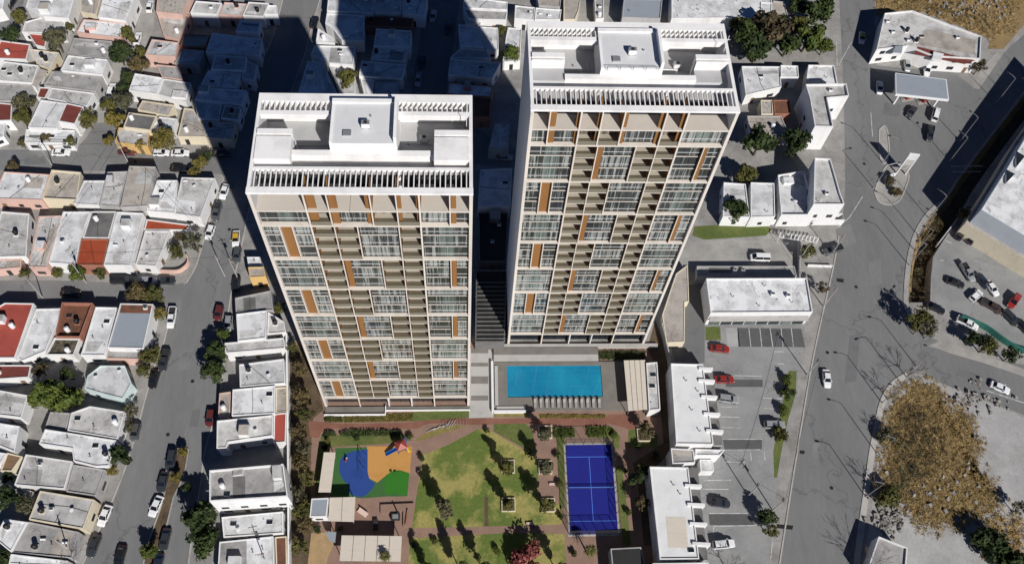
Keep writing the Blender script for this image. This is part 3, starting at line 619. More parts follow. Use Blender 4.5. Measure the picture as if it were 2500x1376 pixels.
struct('walkway', 'P', [(1148, 850), (1203, 850), (1205, 1018), (1145, 1020)], .016, MT['stone'])
b = MB()
for y0, y1 in ((885, 894), (918, 936), (965, 977), (850, 862)): b.poly([(v.x, v.y, .024) for v in ccw(GP('P', [(1150, y0), (1192, y0), (1192, y1), (1150, y1)]))], MT['deck'])
o = b.build('paving_band'); o['kind'] = 'structure'
# rubber playground
struct('playground_surface', 'F', [(655, 530), (890, 522), (890, 700), (1195, 690), (1180, 880), (1020, 882), (860, 895), (622, 880), (640, 700)], .018, MT['r_green'])
struct('playground_surface', 'F', [(885, 516), (1213, 516), (1197, 712), (1120, 688), (1045, 712), (960, 780), (900, 750), (885, 690)], .022, MT['r_orange'])
struct('playground_surface', 'F', curve([(890, 538), (830, 545), (760, 560), (700, 600), (680, 680), (710, 760), (750, 800), (760, 860), (850, 885), (910, 840), (942, 790), (905, 755), (890, 700)]) + [(890, 540)], .026, MT['r_blue'])
struct('playground_surface', 'F', curve([(1010, 762), (1040, 720), (1110, 690), (1194, 718)]) + [(1177, 870), (1020, 862)], .030, MT['r_lime'])

# road repairs and manholes
for pts, mt in (([(2040, 560), (2075, 545), (2090, 590), (2050, 610)], 'asphalt_x'), ([(2075, 820), (2100, 815), (2090, 930), (2062, 935)], 'blackpatch'), ([(1985, 1080), (2003, 1078), (1990, 1180), (1970, 1180)], 'asphalt_x'), ([(2160, 250), (2200, 255), (2195, 285), (2155, 280)], 'blackpatch'), ([(440, 860), (470, 850), (462, 900), (432, 905)], 'asphalt_x'), ([(395, 1120), (412, 1118), (398, 1170), (380, 1172)], 'blackpatch'), ([(470, 1000), (490, 998), (484, 1040), (462, 1042)], 'blackpatch'), ([(545, 585), (560, 583), (552, 640), (536, 642)], 'asphalt_x'), ([(60, 385), (110, 384), (112, 400), (60, 402)], 'blackpatch'), ([(200, 705), (250, 704), (250, 722), (200, 724)], 'asphalt_x'), ([(2280, 380), (2310, 360), (2320, 375), (2288, 398)], 'blackpatch'), ([(2120, 640), (2150, 630), (2155, 690), (2122, 700)], 'asphalt_x'), ([(2340, 900), (2400, 915), (2398, 930), (2335, 915)], 'blackpatch')):
    struct('road_patch', 'P', pts, .018, MT[mt])
for x, y in ((2090, 700), (2030, 1190), (2110, 400), (470, 930), (410, 1060), (560, 560), (330, 395), (2240, 300), (2020, 860)):
    c = G(x, y); b = MB(); b.cyl(c.x, c.y, .019, .03, .42, MT['drain'], 14); o = b.build('manhole_cover'); o['kind'] = 'structure'
# ------------------------------------------------------------------ houses
_hr = random.Random(11); _hcount = [0]
NAD = Vector((G(1140, 1925).x, G(1140, 1925).y, 0))
def house(k, pts, h, roof, wall, label, n='', cat='house', name='house', par=.28, win=1, extra=()):
    """a flat-roofed house from its surveyed roof outline; walls, parapet, doors, windows, roof fittings"""
    r = _hr; _hcount[0] += 1; h = h + r.uniform(-.12, .12)
    q = ccw([(v.x, v.y) for v in GP(k, pts, h)]); cx = sum(p[0] for p in q) / len(q); cy = sum(p[1] for p in q) / len(q)
    q = [(cx + (x - cx) * .992, cy + (y - cy) * .992) for x, y in q]
    t = thing(name, label, cat, (cx, cy, 0)); W = MT[wall]; RM = MT[roof]
    b = MB(); b.prism(q, -.05, h, W); b.build('wall', t); rf = None
    q2 = inset(q, .22)
    b = MB(); b.poly([(x, y, h + .02) for x, y in q2], RM); rf = b.build('roof', t)
    if par > 0:
        b = MB(); z0, z1 = h + .001, h + par
        for i in range(len(q)):
            j = (i + 1) % len(q); P = [q[i], q[j], q2[j], q2[i]]
            b.poly([(P[0][0], P[0][1], z1), (P[1][0], P[1][1], z1), (P[2][0], P[2][1], z1), (P[3][0], P[3][1], z1)], W)
            b.poly([(*P[0], z0), (*P[1], z0), (*P[1], z1), (*P[0], z1)], W); b.poly([(*P[3], z0), (*P[3], z1), (*P[2], z1), (*P[2], z0)], W)
        b.build('parapet', rf, off=(cx, cy, 0)).location = (0, 0, 0)
    for kk, ep, dz, em in extra:                                 # a second surface or a raised room on the same house
        eq = ccw([(v.x, v.y) for v in GP(kk, ep, h + dz)]); b = MB()
        if dz < .3: b.prism(eq, h + .021, h + .05, MT[em]); b.build('roof', t)
        else: b.prism(eq, h + .021, h + dz, W, MT[em]); b.build('roof_room', t)
    if par > 0 and not extra and roof in ('white', 'pale', 'grey', 'tan') and r.random() < .5 and len(q) == 4 and par < .5:      # a patched or re-coated strip
        i = r.randrange(4); A, B, C_, D_ = [Vector(q2[(i + j) % 4]) for j in range(4)]; f = r.uniform(.25, .5); g = r.uniform(.05, .15)
        pq = [A.lerp(D_, g).lerp(B.lerp(C_, g), .04), A.lerp(D_, g).lerp(B.lerp(C_, g), r.uniform(.5, .96)), A.lerp(D_, f).lerp(B.lerp(C_, f), r.uniform(.5, .96)), A.lerp(D_, f).lerp(B.lerp(C_, f), .04)]
        b = MB(); b.poly([(p.x, p.y, h + .034) for p in ccw(pq)], MT[r.choice({'white': ['pale', 'pale', 'grey'], 'pale': ['grey', 'white', 'tan'], 'grey': ['pale', 'dgrey', 'tan'], 'tan': ['grey', 'pale']}[roof])]); b.build('roof_patch', rf, off=(cx, cy, 0)).location = (0, 0, 0)
    cen = Vector((cx, cy, 0)); sides = []
    for i in range(len(q)):
        a = Vector((*q[i], 0)); c = Vector((*q[(i + 1) % len(q)], 0)); d = c - a; L = d.length
        if L < 3: continue
        nrm = Vector((d.y, -d.x, 0)).normalized()
        if nrm.dot((NAD - (a + c) / 2).normalized()) > .25: sides.append((L, a, d / L, nrm))
    sides.sort(key=lambda s: -s[0])
    if win:
        for si, (L, a, d, nrm) in enumerate(sides[:2]):
            def plate(nm, s, w, z0, z1, mat):
                c0 = a + d * (s - w / 2); c1 = a + d * (s + w / 2); o1 = nrm * .03; o2 = nrm * -.05; b = MB()
                b.prism([c0 + o1, c1 + o1, c1 + o2, c0 + o2], z0, z1, mat); wo = b.build(nm, t)
                if nm == 'window':
                    b = MB(); e = d * .09; o3 = nrm * .075
                    b.prism([c0 - e + o3, c1 + e + o3, c1 + e, c0 - e], z0 - .1, z0 - .005, W); b.build('sill', wo, off=(cx, cy, 0)).location = (0, 0, 0)
            m = max(1, int(L / 3.6)); dd = r.randrange(m) if si == 0 else -1
            for i in range(m):
                s = L * (i + .5) / m
                if i == dd: plate('door', s, 1.0, .02, 2.15, MT['wood'] if r.random() < .5 else MT['dmetal'])
                elif r.random() < .75: plate('window', s, r.choice([1.1, 1.5, 1.9]), .95, 2.1, MT['glass'])
                if h > 5.3 and r.random() < .8: plate('window', s, r.choice([1.1, 1.5]), 3.7, 4.9, MT['glass'])
    if cat == 'house' and len(q) == 4 and abs(area2(q)) > 70 and r.random() < .6:      # supply pipe or cable lying across the roof
        A, B, C_, D_ = [Vector((*p, h + .08)) for p in q2]; u, v = r.uniform(.15, .85), r.uniform(.15, .85); b = MB()
        p0, p1 = (A.lerp(B, u), D_.lerp(C_, v)) if r.random() < .5 else (B.lerp(C_, u), A.lerp(D_, v)); pm = p0.lerp(p1, r.uniform(.3, .7)) + Vector((r.uniform(-.8, .8), r.uniform(-.8, .8), 0)) * .6
        b.tube(p0, pm, .05, MT['dmetal'], 5); b.tube(pm, p1, .05, MT['dmetal'], 5); b.build('roof_pipe', rf, off=(cx, cy, 0)).location = (0, 0, 0)
    xs = [p[0] for p in q]; ys = [p[1] for p in q]
    def inside(x, y):
        s = False
        for i in range(len(q2)):
            x1, y1 = q2[i]; x2, y2 = q2[i - 1]
            if (y1 > y) != (y2 > y) and x < (x2 - x1) * (y - y1) / (y2 - y1) + x1: s = not s
        return s
    def spot():
        for _ in range(40):
            x = r.uniform(min(xs), max(xs)); y = r.uniform(min(ys), max(ys))
            if all(inside(x + u, y + v) for u in (-.8, .8) for v in (-.8, .8)): return x, y
    spots = []
    def fit(nm): b.build(nm, rf, off=(cx, cy, 0)).location = (0, 0, 0)
    ar = abs(area2(q)) / 2; n = n + ('' if cat != 'house' else ''.join(r.choice('vvagsdwrr') for _ in range(min(3, int(ar / 45)))))
    for ch in n:
        sp = spot()
        if not sp or any((sp[0] - u) ** 2 + (sp[1] - v) ** 2 < 2.5 for u, v in spots): continue
        spots.append(sp); x, y = sp; z = h + .02; b = MB()
        if ch == 't': b.box(x - .55, x + .55, y - .55, y + .55, z, z + .35, W); b.cyl(x, y, z + .35, z + 1.5, .52, MT['tank'], 12); b.cyl(x, y, z + 1.5, z + 1.72, .5, MT['tank'], 12, .22); fit('water_tank')
        elif ch == 'w': b.cyl(x, y, z, z + 1.2, .55, MT['wmetal'], 12); b.cyl(x, y, z + 1.2, z + 1.4, .53, MT['wmetal'], 12, .2); fit('water_tank')
        elif ch == 'a': b.box(x - .45, x + .45, y - .3, y + .3, z + .12, z + .85, MT['wmetal'], MT['metal']); b.cyl(x, y, z + .851, z + .88, .24, MT['dmetal'], 10); b.box(x - .4, x - .3, y - .3, y + .3, z, z + .119, MT['dmetal']); b.box(x + .3, x + .4, y - .3, y + .3, z, z + .119, MT['dmetal']); fit('air_conditioner')
        elif ch == 'r':
            u, v, w_ = r.uniform(.7, 1.3), r.uniform(.7, 1.2), r.uniform(.9, 2.1); b.prism([(x - u, y - v), (x + u, y - v), (x + u, y + v), (x - u, y + v)], z, z + w_, W, MT[r.choice(['grey', 'pale', 'tan', 'white'])]); fit('roof_room')
        elif ch == 'v': b.cyl(x, y, z, z + .7, .09, MT['metal'], 7); b.cyl(x, y, z + .7, z + .8, .16, MT['metal'], 7); fit('vent_pipe')
        elif ch == 's': b.box(x - .6, x + .6, y - .4, y + .4, z, z + .25, W, MT['glass']); fit('skylight')
        elif ch == 'd':
            b.tube((x, y, z), (x, y, z + .9), .04, MT['metal']); b.cyl(x + .1, y - .1, z + .75, z + .95, .12, MT['wmetal'], 10, .42); fit('dish_antenna')
        elif ch == 'g': b.cyl(x, y, z + .3, z + .62, .2, MT['metal'], 9); b.tube((x - .5, y, z + .46), (x + .5, y, z + .46), .22, MT['wmetal'], 9); fit('gas_tank')
    return t
H = house
# far left, north of the first cross street
H('A', [(-70, -70), (50, -70), (22, 70), (-70, 90)], 4.0, 'white', 'w_white', 'small white roof in the top left corner, across the lane from the wide white house', 'v')
H('A', [(190, 60), (225, -60), (560, -60), (505, 140), (320, 128)], 4.6, 'white', 'w_white', 'wide bright white house beside the olive tree at the top left', 'vva')
H('A', [(185, 165), (305, 132), (480, 160), (470, 250), (160, 240)], 3.3, 'pale', 'w_white', 'low pale grey extension in front of the wide white house at the top left', 'v')
H('A', [(590, -40), (745, -40), (705, 115), (590, 92)], 3.6, 'tan', 'w_cream', 'tan courtyard house between the wide white house and a tall white roof, top left', 'wv')
H('A', [(760, -40), (1000, -40), (922, 158), (716, 130)], 5.0, 'white', 'w_white', 'tall plain white roof beside the lane with the white car, top left', 'v')
H('A', [(610, 145), (925, 170), (882, 282), (650, 255), (560, 240)], 4.0, 'white', 'w_pink', 'long white roof with salmon pink walls above the round dark tree', 'v', extra=[('A', [(610, 185), (640, 190), (655, 250), (620, 245)], .1, 'maroon')])
H('A', [(205, 245), (348, 258), (332, 352), (262, 335)], 3.2, 'red', 'w_white', 'small house with a flat red roof beside the grey green tree', '')
H('A', [(5, 300), (225, 328), (195, 440), (-60, 432)], 3.8, 'red', 'w_white', 'house with a red roof and a white patch at the left edge', 'w')
H('A', [(220, 362), (432, 388), (365, 512), (270, 470)], 3.3, 'pale', 'w_cream', 'cluttered cream patio house right of the red roof with the white patch', 'ttsav')
H('A', [(540, 282), (822, 306), (782, 432), (495, 402)], 3.8, 'grey', 'w_grey', 'weathered grey roof left of the round dark tree', 'vva')
H('A', [(498, 408), (790, 440), (752, 552), (442, 520)], 4.4, 'white', 'w_white', 'clean white roof with one dark vent below the weathered grey roof', 'sv')
H('A', [(380, 525), (752, 562), (700, 672), (322, 628)], 3.6, 'grey', 'w_grey', 'long dirty grey roof below the clean white one', 'vd')
H('A', [(30, 452), (285, 482), (240, 612), (-60, 590)], 4.2, 'pale', 'w_white', 'pale flat house with two dark roof slots at the left edge', 'sstv', extra=[('A', [(290, 500), (350, 520), (270, 640), (230, 620)], .02, 'tan')])
H('A', [(-60, 610), (235, 622), (160, 742), (-60, 740)], 3.5, 'grey', 'w_grey', 'grey concrete roof above the big grey green tree, left edge', 'v')
H('A', [(292, 640), (372, 645), (330, 725), (268, 715)], 3.0, 'maroon', 'w_white', 'tiny red tiled roof beside the big grey green tree', '', win=0)
H('A', [(376, 645), (692, 684), (640, 782), (345, 722)], 3.8, 'pale', 'w_white', 'pale roof with a dark back edge above the white and red-brown pair', 'vv')
H('A', [(300, 732), (482, 758), (420, 942), (205, 936)], 4.3, 'white', 'w_white', 'white roof next to a red-brown one near the street corner', 'v')
H('A', [(484, 755), (612, 782), (550, 912), (425, 890)], 4.6, 'maroon', 'w_white', 'red-brown flat roof beside the white one near the street corner', '')
H('A', [(-60, 748), (92, 762), (86, 885), (-60, 890)], 3.6, 'maroon', 'w_white', 'faded red roof at the left edge below the grey concrete roof', 'v')
H('A', [(-60, 890), (40, 905), (32, 1000), (-60, 1030)], 3.0, 'white', 'w_white', 'low white porch at the left edge above the cross street', '')
H('A', [(192, 948), (552, 955), (535, 1050), (180, 1045)], 2.9, 'white', 'w_white', 'low white porch with arches facing the cross street', '', extra=[('A', [(215, 985), (320, 988), (318, 1005), (212, 1002)], .02, 'dgrey')])
# between the lane and the left avenue
H('A', [(1155, -60), (1410, -60), (1330, 112), (1140, 92)], 5.0, 'tan', 'w_pink', 'salmon pink house with a tan roof at the top of the lane', 'v')
H('A', [(1145, 100), (1385, 118), (1308, 300), (1195, 262)], 3.2, 'tan', 'w_pink', 'low pink terrace below the salmon pink house', 'v')
H('A', [(1110, 292), (1305, 316), (1280, 420), (1060, 405)], 4.4, 'white', 'w_pink', 'square white roof with pink walls and a dark hatch, right of the lane', 's')
H('A', [(1140, 475), (1310, 492), (1335, 590), (1185, 568)], 3.4, 'grey', 'w_pink', 'grey roof below the square white one, at the edge of the tower shadow', 'v')
H('A', [(985, 540), (1190, 572), (1145, 692), (942, 666)], 4.2, 'white', 'w_white', 'white roof right of the narrow dark green tree', 'v')
H('A', [(1194, 578), (1395, 610), (1360, 752), (1150, 694)], 3.8, 'pale', 'w_white', 'white walled house with a grey roof terrace at the edge of the tower shadow', 'g', extra=[('A', [(1265, 655), (1365, 668), (1350, 715), (1250, 705)], .8, 'pale')])
H('A', [(1040, 738), (1275, 772), (1232, 852), (1005, 805)], 3.2, 'tan', 'w_cream', 'low tan roof above the dark grey roof with white marks', 'v')
H('A', [(942, 826), (1146, 852), (1100, 957), (902, 932)], 4.2, 'dgrey', 'w_cream', 'dark grey roof with white marks beside the ochre trees', 'w')
H('A', [(866, 935), (960, 942), (1090, 962), (1080, 1075), (840, 1042)], 3.4, 'pale', 'w_yellow', 'yellow walled house on the corner of the cross street', 'g')
H('A', [(1165, 855), (1295, 872), (1262, 952), (1112, 940)], 3.4, 'white', 'w_white', 'white patio house behind the big ochre tree', 'tv')
H('A', [(1345, 792), (1412, 800), (1530, 1005), (1298, 1002)], 3.1, 'tan', 'w_cream', 'cream walled yard house cut by the shadow edge near the cross street', 'v')
# inside the long shadow of the left tower
H('A', [(1430, 12), (1622, 28), (1585, 112), (1390, 98)], 4.5, 'pale', 'w_white', 'pale roof at the upper edge of the tower shadow, left corner', 'av')
H('A', [(1640, 22), (1802, 34), (1764, 122), (1604, 112)], 4.0, 'pale', 'w_pink', 'pink walled house with a dark patio at the upper edge of the tower shadow', 'tv')
H('A', [(1815, 20), (1965, 30), (1925, 128), (1772, 118)], 4.3, 'grey', 'w_white', 'grey roof at the upper edge of the tower shadow beside the avenue', 'v')
H('A', [(1750, 152), (1905, 168), (1882, 240), (1722, 236)], 4.6, 'white', 'w_white', 'blue shaded roof near the avenue, topmost wholly inside the tower shadow', '')
H('A', [(1550, 245), (1915, 292), (1895, 412), (1835, 408), (1500, 388)], 4.2, 'white', 'w_white', 'broad shaded white roof in the middle of the tower shadow', 'av')
H('A', [(1572, 402), (1802, 422), (1790, 520), (1540, 512)], 4.8, 'white', 'w_white', 'raised shaded roof below the broad shaded white roof', 'tv')
H('A', [(1332, 362), (1492, 374), (1450, 472), (1275, 466)], 3.8, 'pale', 'w_grey', 'shaded grey roof at the left edge of the tower shadow', 'v')
H('A', [(1345, 255), (1540, 262), (1500, 350), (1310, 346)], 3.9, 'tan', 'w_brick', 'shaded brown walled house left of the broad shaded white roof', 'v')
H('A', [(1520, 518), (1762, 546), (1720, 650), (1462, 636)], 4.2, 'white', 'w_white', 'shaded roof above the long shaded one, centre of the tower shadow', 'sv')
H('A', [(1782, 440), (1882, 482), (1850, 600), (1765, 574)], 3.9, 'pale', 'w_white', 'narrow shaded roof facing the avenue', 'v')
H('A', [(1470, 642), (1805, 664), (1765, 770), (1422, 728)], 4.4, 'white', 'w_white', 'long shaded roof across the lower part of the tower shadow', 'vv')
H('A', [(1418, 734), (1622, 760), (1600, 882), (1445, 868)], 4.0, 'white', 'w_white', 'shaded white roof cut by the slanting edge of the tower shadow', 'v')
H('A', [(1640, 775), (1762, 792), (1740, 882), (1612, 866)], 4.3, 'tan', 'w_white', 'shaded tan roof with a white strip near the avenue corner', 't')
H('A', [(1470, 884), (1722, 902), (1690, 1022), (1500, 1010)], 3.7, 'pale', 'w_cream', 'shaded corner house beside the cross street and the avenue', 'tv')
# row south of the cross street
H('P', [(10, 420), (122, 427), (104, 490), (-20, 486)], 4.0, 'white', 'w_pink', 'white roof with a tan patch, second house of the row under the cross street', 'v', extra=[('A', [(200, 1290), (320, 1300), (300, 1376), (165, 1370)], .02, 'tan')])
H('P', [(128, 418), (200, 424), (190, 492), (106, 488)], 3.5, 'tan', 'w_cream', 'cream walled courtyard house in the row under the cross street', 'tv', par=.7)
H('P', [(205, 442), (260, 442), (241, 502), (181, 500)], 3.9, 'white', 'w_white', 'narrow white roof right of the cream courtyard house', 'v')
H('P', [(263, 421), (313, 419), (291, 506), (242, 502)], 4.5, 'pale', 'w_grey', 'plain grey strip roof in the middle of the row under the cross street', 'v')
H('P', [(316, 406), (381, 408), (362, 504), (294, 508)], 5.2, 'tan', 'w_grey', 'raised grey tan roof standing taller than its row', 'v')
H('P', [(384, 441), (434, 441), (430, 522), (358, 517)], 4.0, 'white', 'w_white', 'white roof with thin cracks right of the raised grey tan one', 'vs')
H('P', [(444, 434), (526, 436), (490, 532), (424, 523)], 4.2, 'pale', 'w_white', 'corner house with a grey white roof where the row meets the avenue', 'gdv')
# second row, backing on the first
H('B', [(10, 170), (218, 186), (196, 500), (-60, 506)], 3.6, 'pale', 'w_white', 'stained pale roof at the left edge beside the tan strip roof', 'vt')
H('B', [(285, 205), (455, 200), (345, 580), (205, 576)], 3.9, 'pale', 'w_pink', 'grey strip roof with a pink side wall left of the long white roof', 'vv')
H('B', [(462, 172), (664, 170), (592, 366), (556, 560), (356, 546)], 4.4, 'white', 'w_white', 'long clean white roof left of the rust red slab', 'v')
H('B', [(668, 170), (850, 170), (797, 366), (606, 364)], 4.2, 'dgrey', 'w_white', 'mottled dark grey roof behind the rust red slab', 'w')
H('B', [(596, 371), (796, 371), (756, 566), (558, 562)], 4.0, 'brick', 'w_brick', 'rust red slab roof between two long white roofs', '')
H('B', [(853, 172), (1050, 182), (960, 566), (758, 565)], 4.3, 'white', 'w_white', 'long white roof with a grey comet shaped stain', 'v', extra=[('B', [(905, 370), (925, 372), (920, 460), (890, 500), (860, 548), (822, 552), (828, 490), (870, 430)], .012, 'pale')])
H('B', [(1060, 312), (1240, 312), (1200, 430), (1140, 572), (990, 562)], 3.5, 'pale', 'w_white', 'low whitish roof inside the curved corner wall', 'vdv')
H('B', [(1072, 228), (1385, 268), (1372, 308), (1052, 306)], 3.0, 'brick', 'w_white', 'narrow rust coloured roof behind the corner house of the row', '', win=0)
H('B', [(5, 520), (155, 512), (160, 580), (-60, 600)], 2.8, 'tan', 'w_pink', 'low pink porch at the left edge facing the lower cross street', '')
# third row, south of the lower cross street
H('B', [(38, 836), (252, 840), (112, 1242), (-70, 1242), (-70, 900)], 4.4, 'red', 'w_white', 'long bright red roof at the left edge under the lower cross street', 'w')
H('B', [(266, 880), (455, 876), (438, 945), (335, 1190), (165, 1262), (130, 1240)], 3.8, 'white', 'w_white', 'white roof between the bright red roof and the brown courtyard', 'vd')
t = H('B', [(466, 848), (692, 852), (600, 1102), (418, 1100)], 3.4, 'brown', 'w_brick', 'derelict roofless brick house with brown clutter between white roofs', 'tw', par=1.3)
H('B', [(402, 1096), (592, 1100), (545, 1222), (336, 1222)], 3.3, 'rubble', 'w_white', 'white walled patio house heaped with brown rubble', 'w', par=.6)
H('B', [(700, 866), (856, 870), (768, 1222), (592, 1220)], 4.0, 'white', 'w_white', 'white strip roof left of the blue grey metal roof', 'vvs')
H('B', [(880, 840), (1122, 846), (1050, 1172), (785, 1166)], 4.8, 'blue', 'w_white', 'blue grey roof with a brown tiled front edge by the avenue corner', '', extra=[('B', [(886, 842), (1116, 848), (1104, 908), (872, 904)], .2, 'brown')])
H('B', [(782, 1176), (1048, 1182), (1015, 1250), (775, 1244)], 3.1, 'grey', 'w_pink', 'low grey porch below the blue grey roof', '')
H('B', [(-70, 1290), (232, 1290), (215, 1380), (-70, 1400)], 3.4, 'maroon', 'w_white', 'red-brown roof with a round white tank at the left edge', 'w')
H('C', [(640, 5), (735, -70), (915, -70), (965, 60), (900, 175), (760, 140), (620, 100)], 3.8, 'white', 'w_teal', 'white roof with teal shade-coloured side wall right of the big green tree', 'dv')
# fourth block down to the lower left corner
H('C', [(-70, 98), (212, 148), (160, 312), (-70, 285)], 3.8, 'pale', 'w_white', 'pale roof left of the big green tree near the left edge', 'vv')
H('C', [(370, 268), (512, 276), (486, 402), (330, 390)], 3.4, 'grey', 'w_grey', 'grey roof right below the big green tree', '')
H('C', [(520, 275), (660, 225), (915, 266), (860, 466), (494, 405)], 4.0, 'pale', 'w_white', 'broad stained roof below the teal shade-coloured wall', 'svv')
H('C', [(330, 392), (852, 474), (800, 662), (702, 668), (540, 628), (528, 535), (285, 500)], 4.3, 'white', 'w_white', 'L shaped white roof with dark spots beside the avenue', 'vvtd')
H('C', [(190, 576), (532, 628), (474, 832), (106, 802)], 3.8, 'pale', 'w_white', 'square pale roof with a lower white terrace left of the grey one', 'av', extra=[('C', [(165, 680), (310, 690), (290, 800), (110, 790)], .05, 'grey')])
H('C', [(540, 652), (772, 690), (702, 882), (486, 850)], 3.6, 'grey', 'w_grey', 'grey roof between the square pale roof and the avenue', 'v')
H('C', [(295, 842), (692, 906), (612, 1122), (212, 1052)], 3.9, 'pale', 'w_cream', 'cream grey roof with black fittings opposite the white parked car', 'tag')
H('C', [(205, 1066), (580, 1142), (530, 1335), (88, 1296)], 3.6, 'grey', 'w_grey', 'darker grey weathered roof with a patched corner near the bottom left', 'vtag')
H('C', [(36, 1046), (202, 1070), (82, 1290), (-40, 1190)], 4.1, 'white', 'w_white', 'white roof with a lone dark tank left of the darker weathered roof', 't')
H('C', [(-70, 338), (148, 372), (112, 562), (-70, 490)], 4.2, 'white', 'w_white', 'white roof at the left edge with a brown gate beside it', 'v')
H('C', [(55, 565), (166, 592), (90, 702), (5, 700)], 3.0, 'wood', 'w_cream', 'small brown plank roof near the left edge', '', win=0)
H('C', [(-70, 552), (50, 570), (8, 645), (-70, 640)], 3.4, 'white', 'w_white', 'small white roof touching the brown plank roof, left edge', '')
H('C', [(82, 1302), (500, 1352), (480, 1450), (50, 1450)], 4.0, 'white', 'w_white', 'white roof cut by the bottom edge at the lower left', 'v')
# east side of the left avenue
H('P', [(603, 628), (636, 628), (640, 652), (607, 650)], 3.2, 'white', 'w_white', 'small white roof in the gap between avenue and left tower, topmost', 'v')
H('P', [(606, 653), (644, 652), (650, 676), (610, 679)], 4.6, 'tan', 'w_yellow', 'tan roofed house with a yellow wall beside the left tower shadow', '')
H('P', [(574, 728), (662, 710), (668, 758), (576, 763)], 3.9, 'grey', 'w_grey', 'grey slab roof with a darker patch under the yellow walled house', '', extra=[('B', [(1775, 800), (1865, 795), (1868, 888), (1780, 895)], .012, 'dgrey')])
H('P', [(577, 767), (652, 758), (650, 826), (581, 834)], 4.6, 'white', 'w_white', 'clean square white roof on the east side of the avenue', '')
H('P', [(655, 762), (694, 786), (699, 812), (653, 816)], 3.4, 'pale', 'w_white', 'cluttered little white roof against the garden wall of the left tower', 'tsv')
H('P', [(546, 838), (694, 825), (697, 851), (551, 863)], 4.2, 'pale', 'w_white', 'narrow white strip roof over a deep blue shadow, east of the avenue', '')
H('P', [(584, 890), (694, 876), (697, 936), (586, 945)], 4.2, 'white', 'w_white', 'white roof with two black tanks east of the dark avenue tree', 'td')
H('P', [(536, 960), (564, 956), (562, 1018), (533, 1018)], 3.0, 'tan', 'w_pink', 'small pinkish porch roof between avenue and plain white roof', 'w', win=0)
H('P', [(568, 951), (672, 941), (672, 1010), (566, 1016)], 4.4, 'white', 'w_white', 'plain white roof with one dark vent, east of the avenue', 's')
H('P', [(674, 946), (700, 945), (702, 1006), (674, 1008)], 3.0, 'tan', 'w_cream', 'narrow tan yard roof right of the plain white roof', '', win=0)
H('P', [(530, 1027), (667, 1013), (667, 1064), (557, 1080), (553, 1094), (529, 1095)], 4.8, 'pale', 'w_white', 'grey white roof with a drawn ring, left of the crimson strip', 'd')
H('P', [(669, 1010), (700, 1007), (698, 1080), (668, 1082)], 3.4, 'red', 'w_white', 'narrow crimson strip roof against the white garden wall', '', win=0)
t = H('P', [(513, 1150), (694, 1134), (705, 1214), (513, 1226)], 9.0, 'grey', 'w_white', 'tall white modern house with striped grey roof terrace, lower middle left', '', extra=[('C', [(1705, 675), (1775, 665), (1770, 720), (1700, 730)], .6, 'pale'), ('C', [(1700, 740), (1790, 735), (1790, 895), (1700, 900)], .015, 'dgrey'), ('F', [(190, 655), (255, 650), (258, 745), (195, 750)], 1.6, 'pale'), ('F', [(205, 775), (260, 770), (290, 800), (205, 850)], .015, 'white')], par=.9)
H('P', [(541, 1262), (692, 1248), (693, 1302), (546, 1312)], 3.4, 'white', 'w_white', 'low white patio roof right of the big dark green tree', 'ssv')
H('P', [(536, 1322), (668, 1308), (672, 1420), (530, 1420)], 4.0, 'white', 'w_white', 'white roof with a grey left half at the bottom, right of the big dark tree', 'sv', extra=[('C', [(1600, 1225), (1800, 1205), (1800, 1440), (1590, 1440)], .012, 'grey')])
H('P', [(672, 1310), (700, 1308), (702, 1420), (676, 1420)], 3.0, 'brown', 'w_cream', 'brown plank roof against the white garden wall at the bottom', '', win=0)
# shaded blocks at the top, between the tower shadows
H('D', [(10, 40), (228, 45), (236, 108), (0, 115)], 4.0, 'white', 'w_white', 'sunlit white roof touching the upper corner of the tower shadow', 'tv')
H('D', [(605, -40), (940, -30), (932, 102), (592, 84)], 4.4, 'white', 'w_white', 'shaded roof at the top edge right of the avenue, widest of its row', 'vv')
H('D', [(944, -30), (1142, -30), (1138, 100), (936, 98)], 4.0, 'pale', 'w_white', 'shaded plain roof at the top edge, middle of its row', 'v')
H('D', [(1150, -30), (1328, -20), (1308, 122), (1142, 102)], 4.5, 'white', 'w_white', 'shaded roof at the top edge beside the dark street', 'tv')
H('D', [(592, 100), (868, 118), (864, 304), (700, 300), (640, 220), (580, 180)], 4.2, 'white', 'w_white', 'large shaded roof whose lower corner is cut by the sunlit wedge', 'gv')
H('D', [(880, 118), (1226, 140), (1214, 210), (872, 196)], 3.2, 'brown', 'w_brick', 'shaded brown patio between the shaded roofs', 't')
H('D', [(952, 214), (1212, 230), (1200, 350), (934, 338)], 4.6, 'white', 'w_white', 'bright shaded roof in the middle of the block by the dark street', 'v')
H('D', [(932, 346), (1182, 360), (1160, 455), (912, 440)], 4.2, 'white', 'w_white', 'shaded roof directly below the bright shaded one', 'tv')
H('D', [(842, 448), (1170, 478), (1142, 582), (826, 560)], 4.0, 'white', 'w_white', 'wide shaded roof right of the lone sunlit tree', 'sv')
H('D', [(528, 212), (640, 282), (652, 322), (512, 310)], 3.4, 'white', 'w_white', 'small sunlit roof in the bright wedge between the tower shadows', 'w')
H('D', [(506, 336), (802, 345), (785, 480), (612, 466), (472, 402)], 4.2, 'white', 'w_white', 'half sunlit roof crossed by the bright wedge', 's', extra=[('D', [(620, 350), (690, 350), (690, 458), (608, 455)], .012, 'grey')])
H('D', [(452, 452), (562, 460), (672, 690), (380, 690)], 4.3, 'white', 'w_white', 'shaded roof just behind the left tower, left of the lone sunlit tree', '')
H('D', [(600, 470), (690, 480), (800, 560), (800, 690), (690, 690)], 3.0, 'pale', 'w_white', 'sunlit yard roof under the lone tree behind the left tower', 'v')
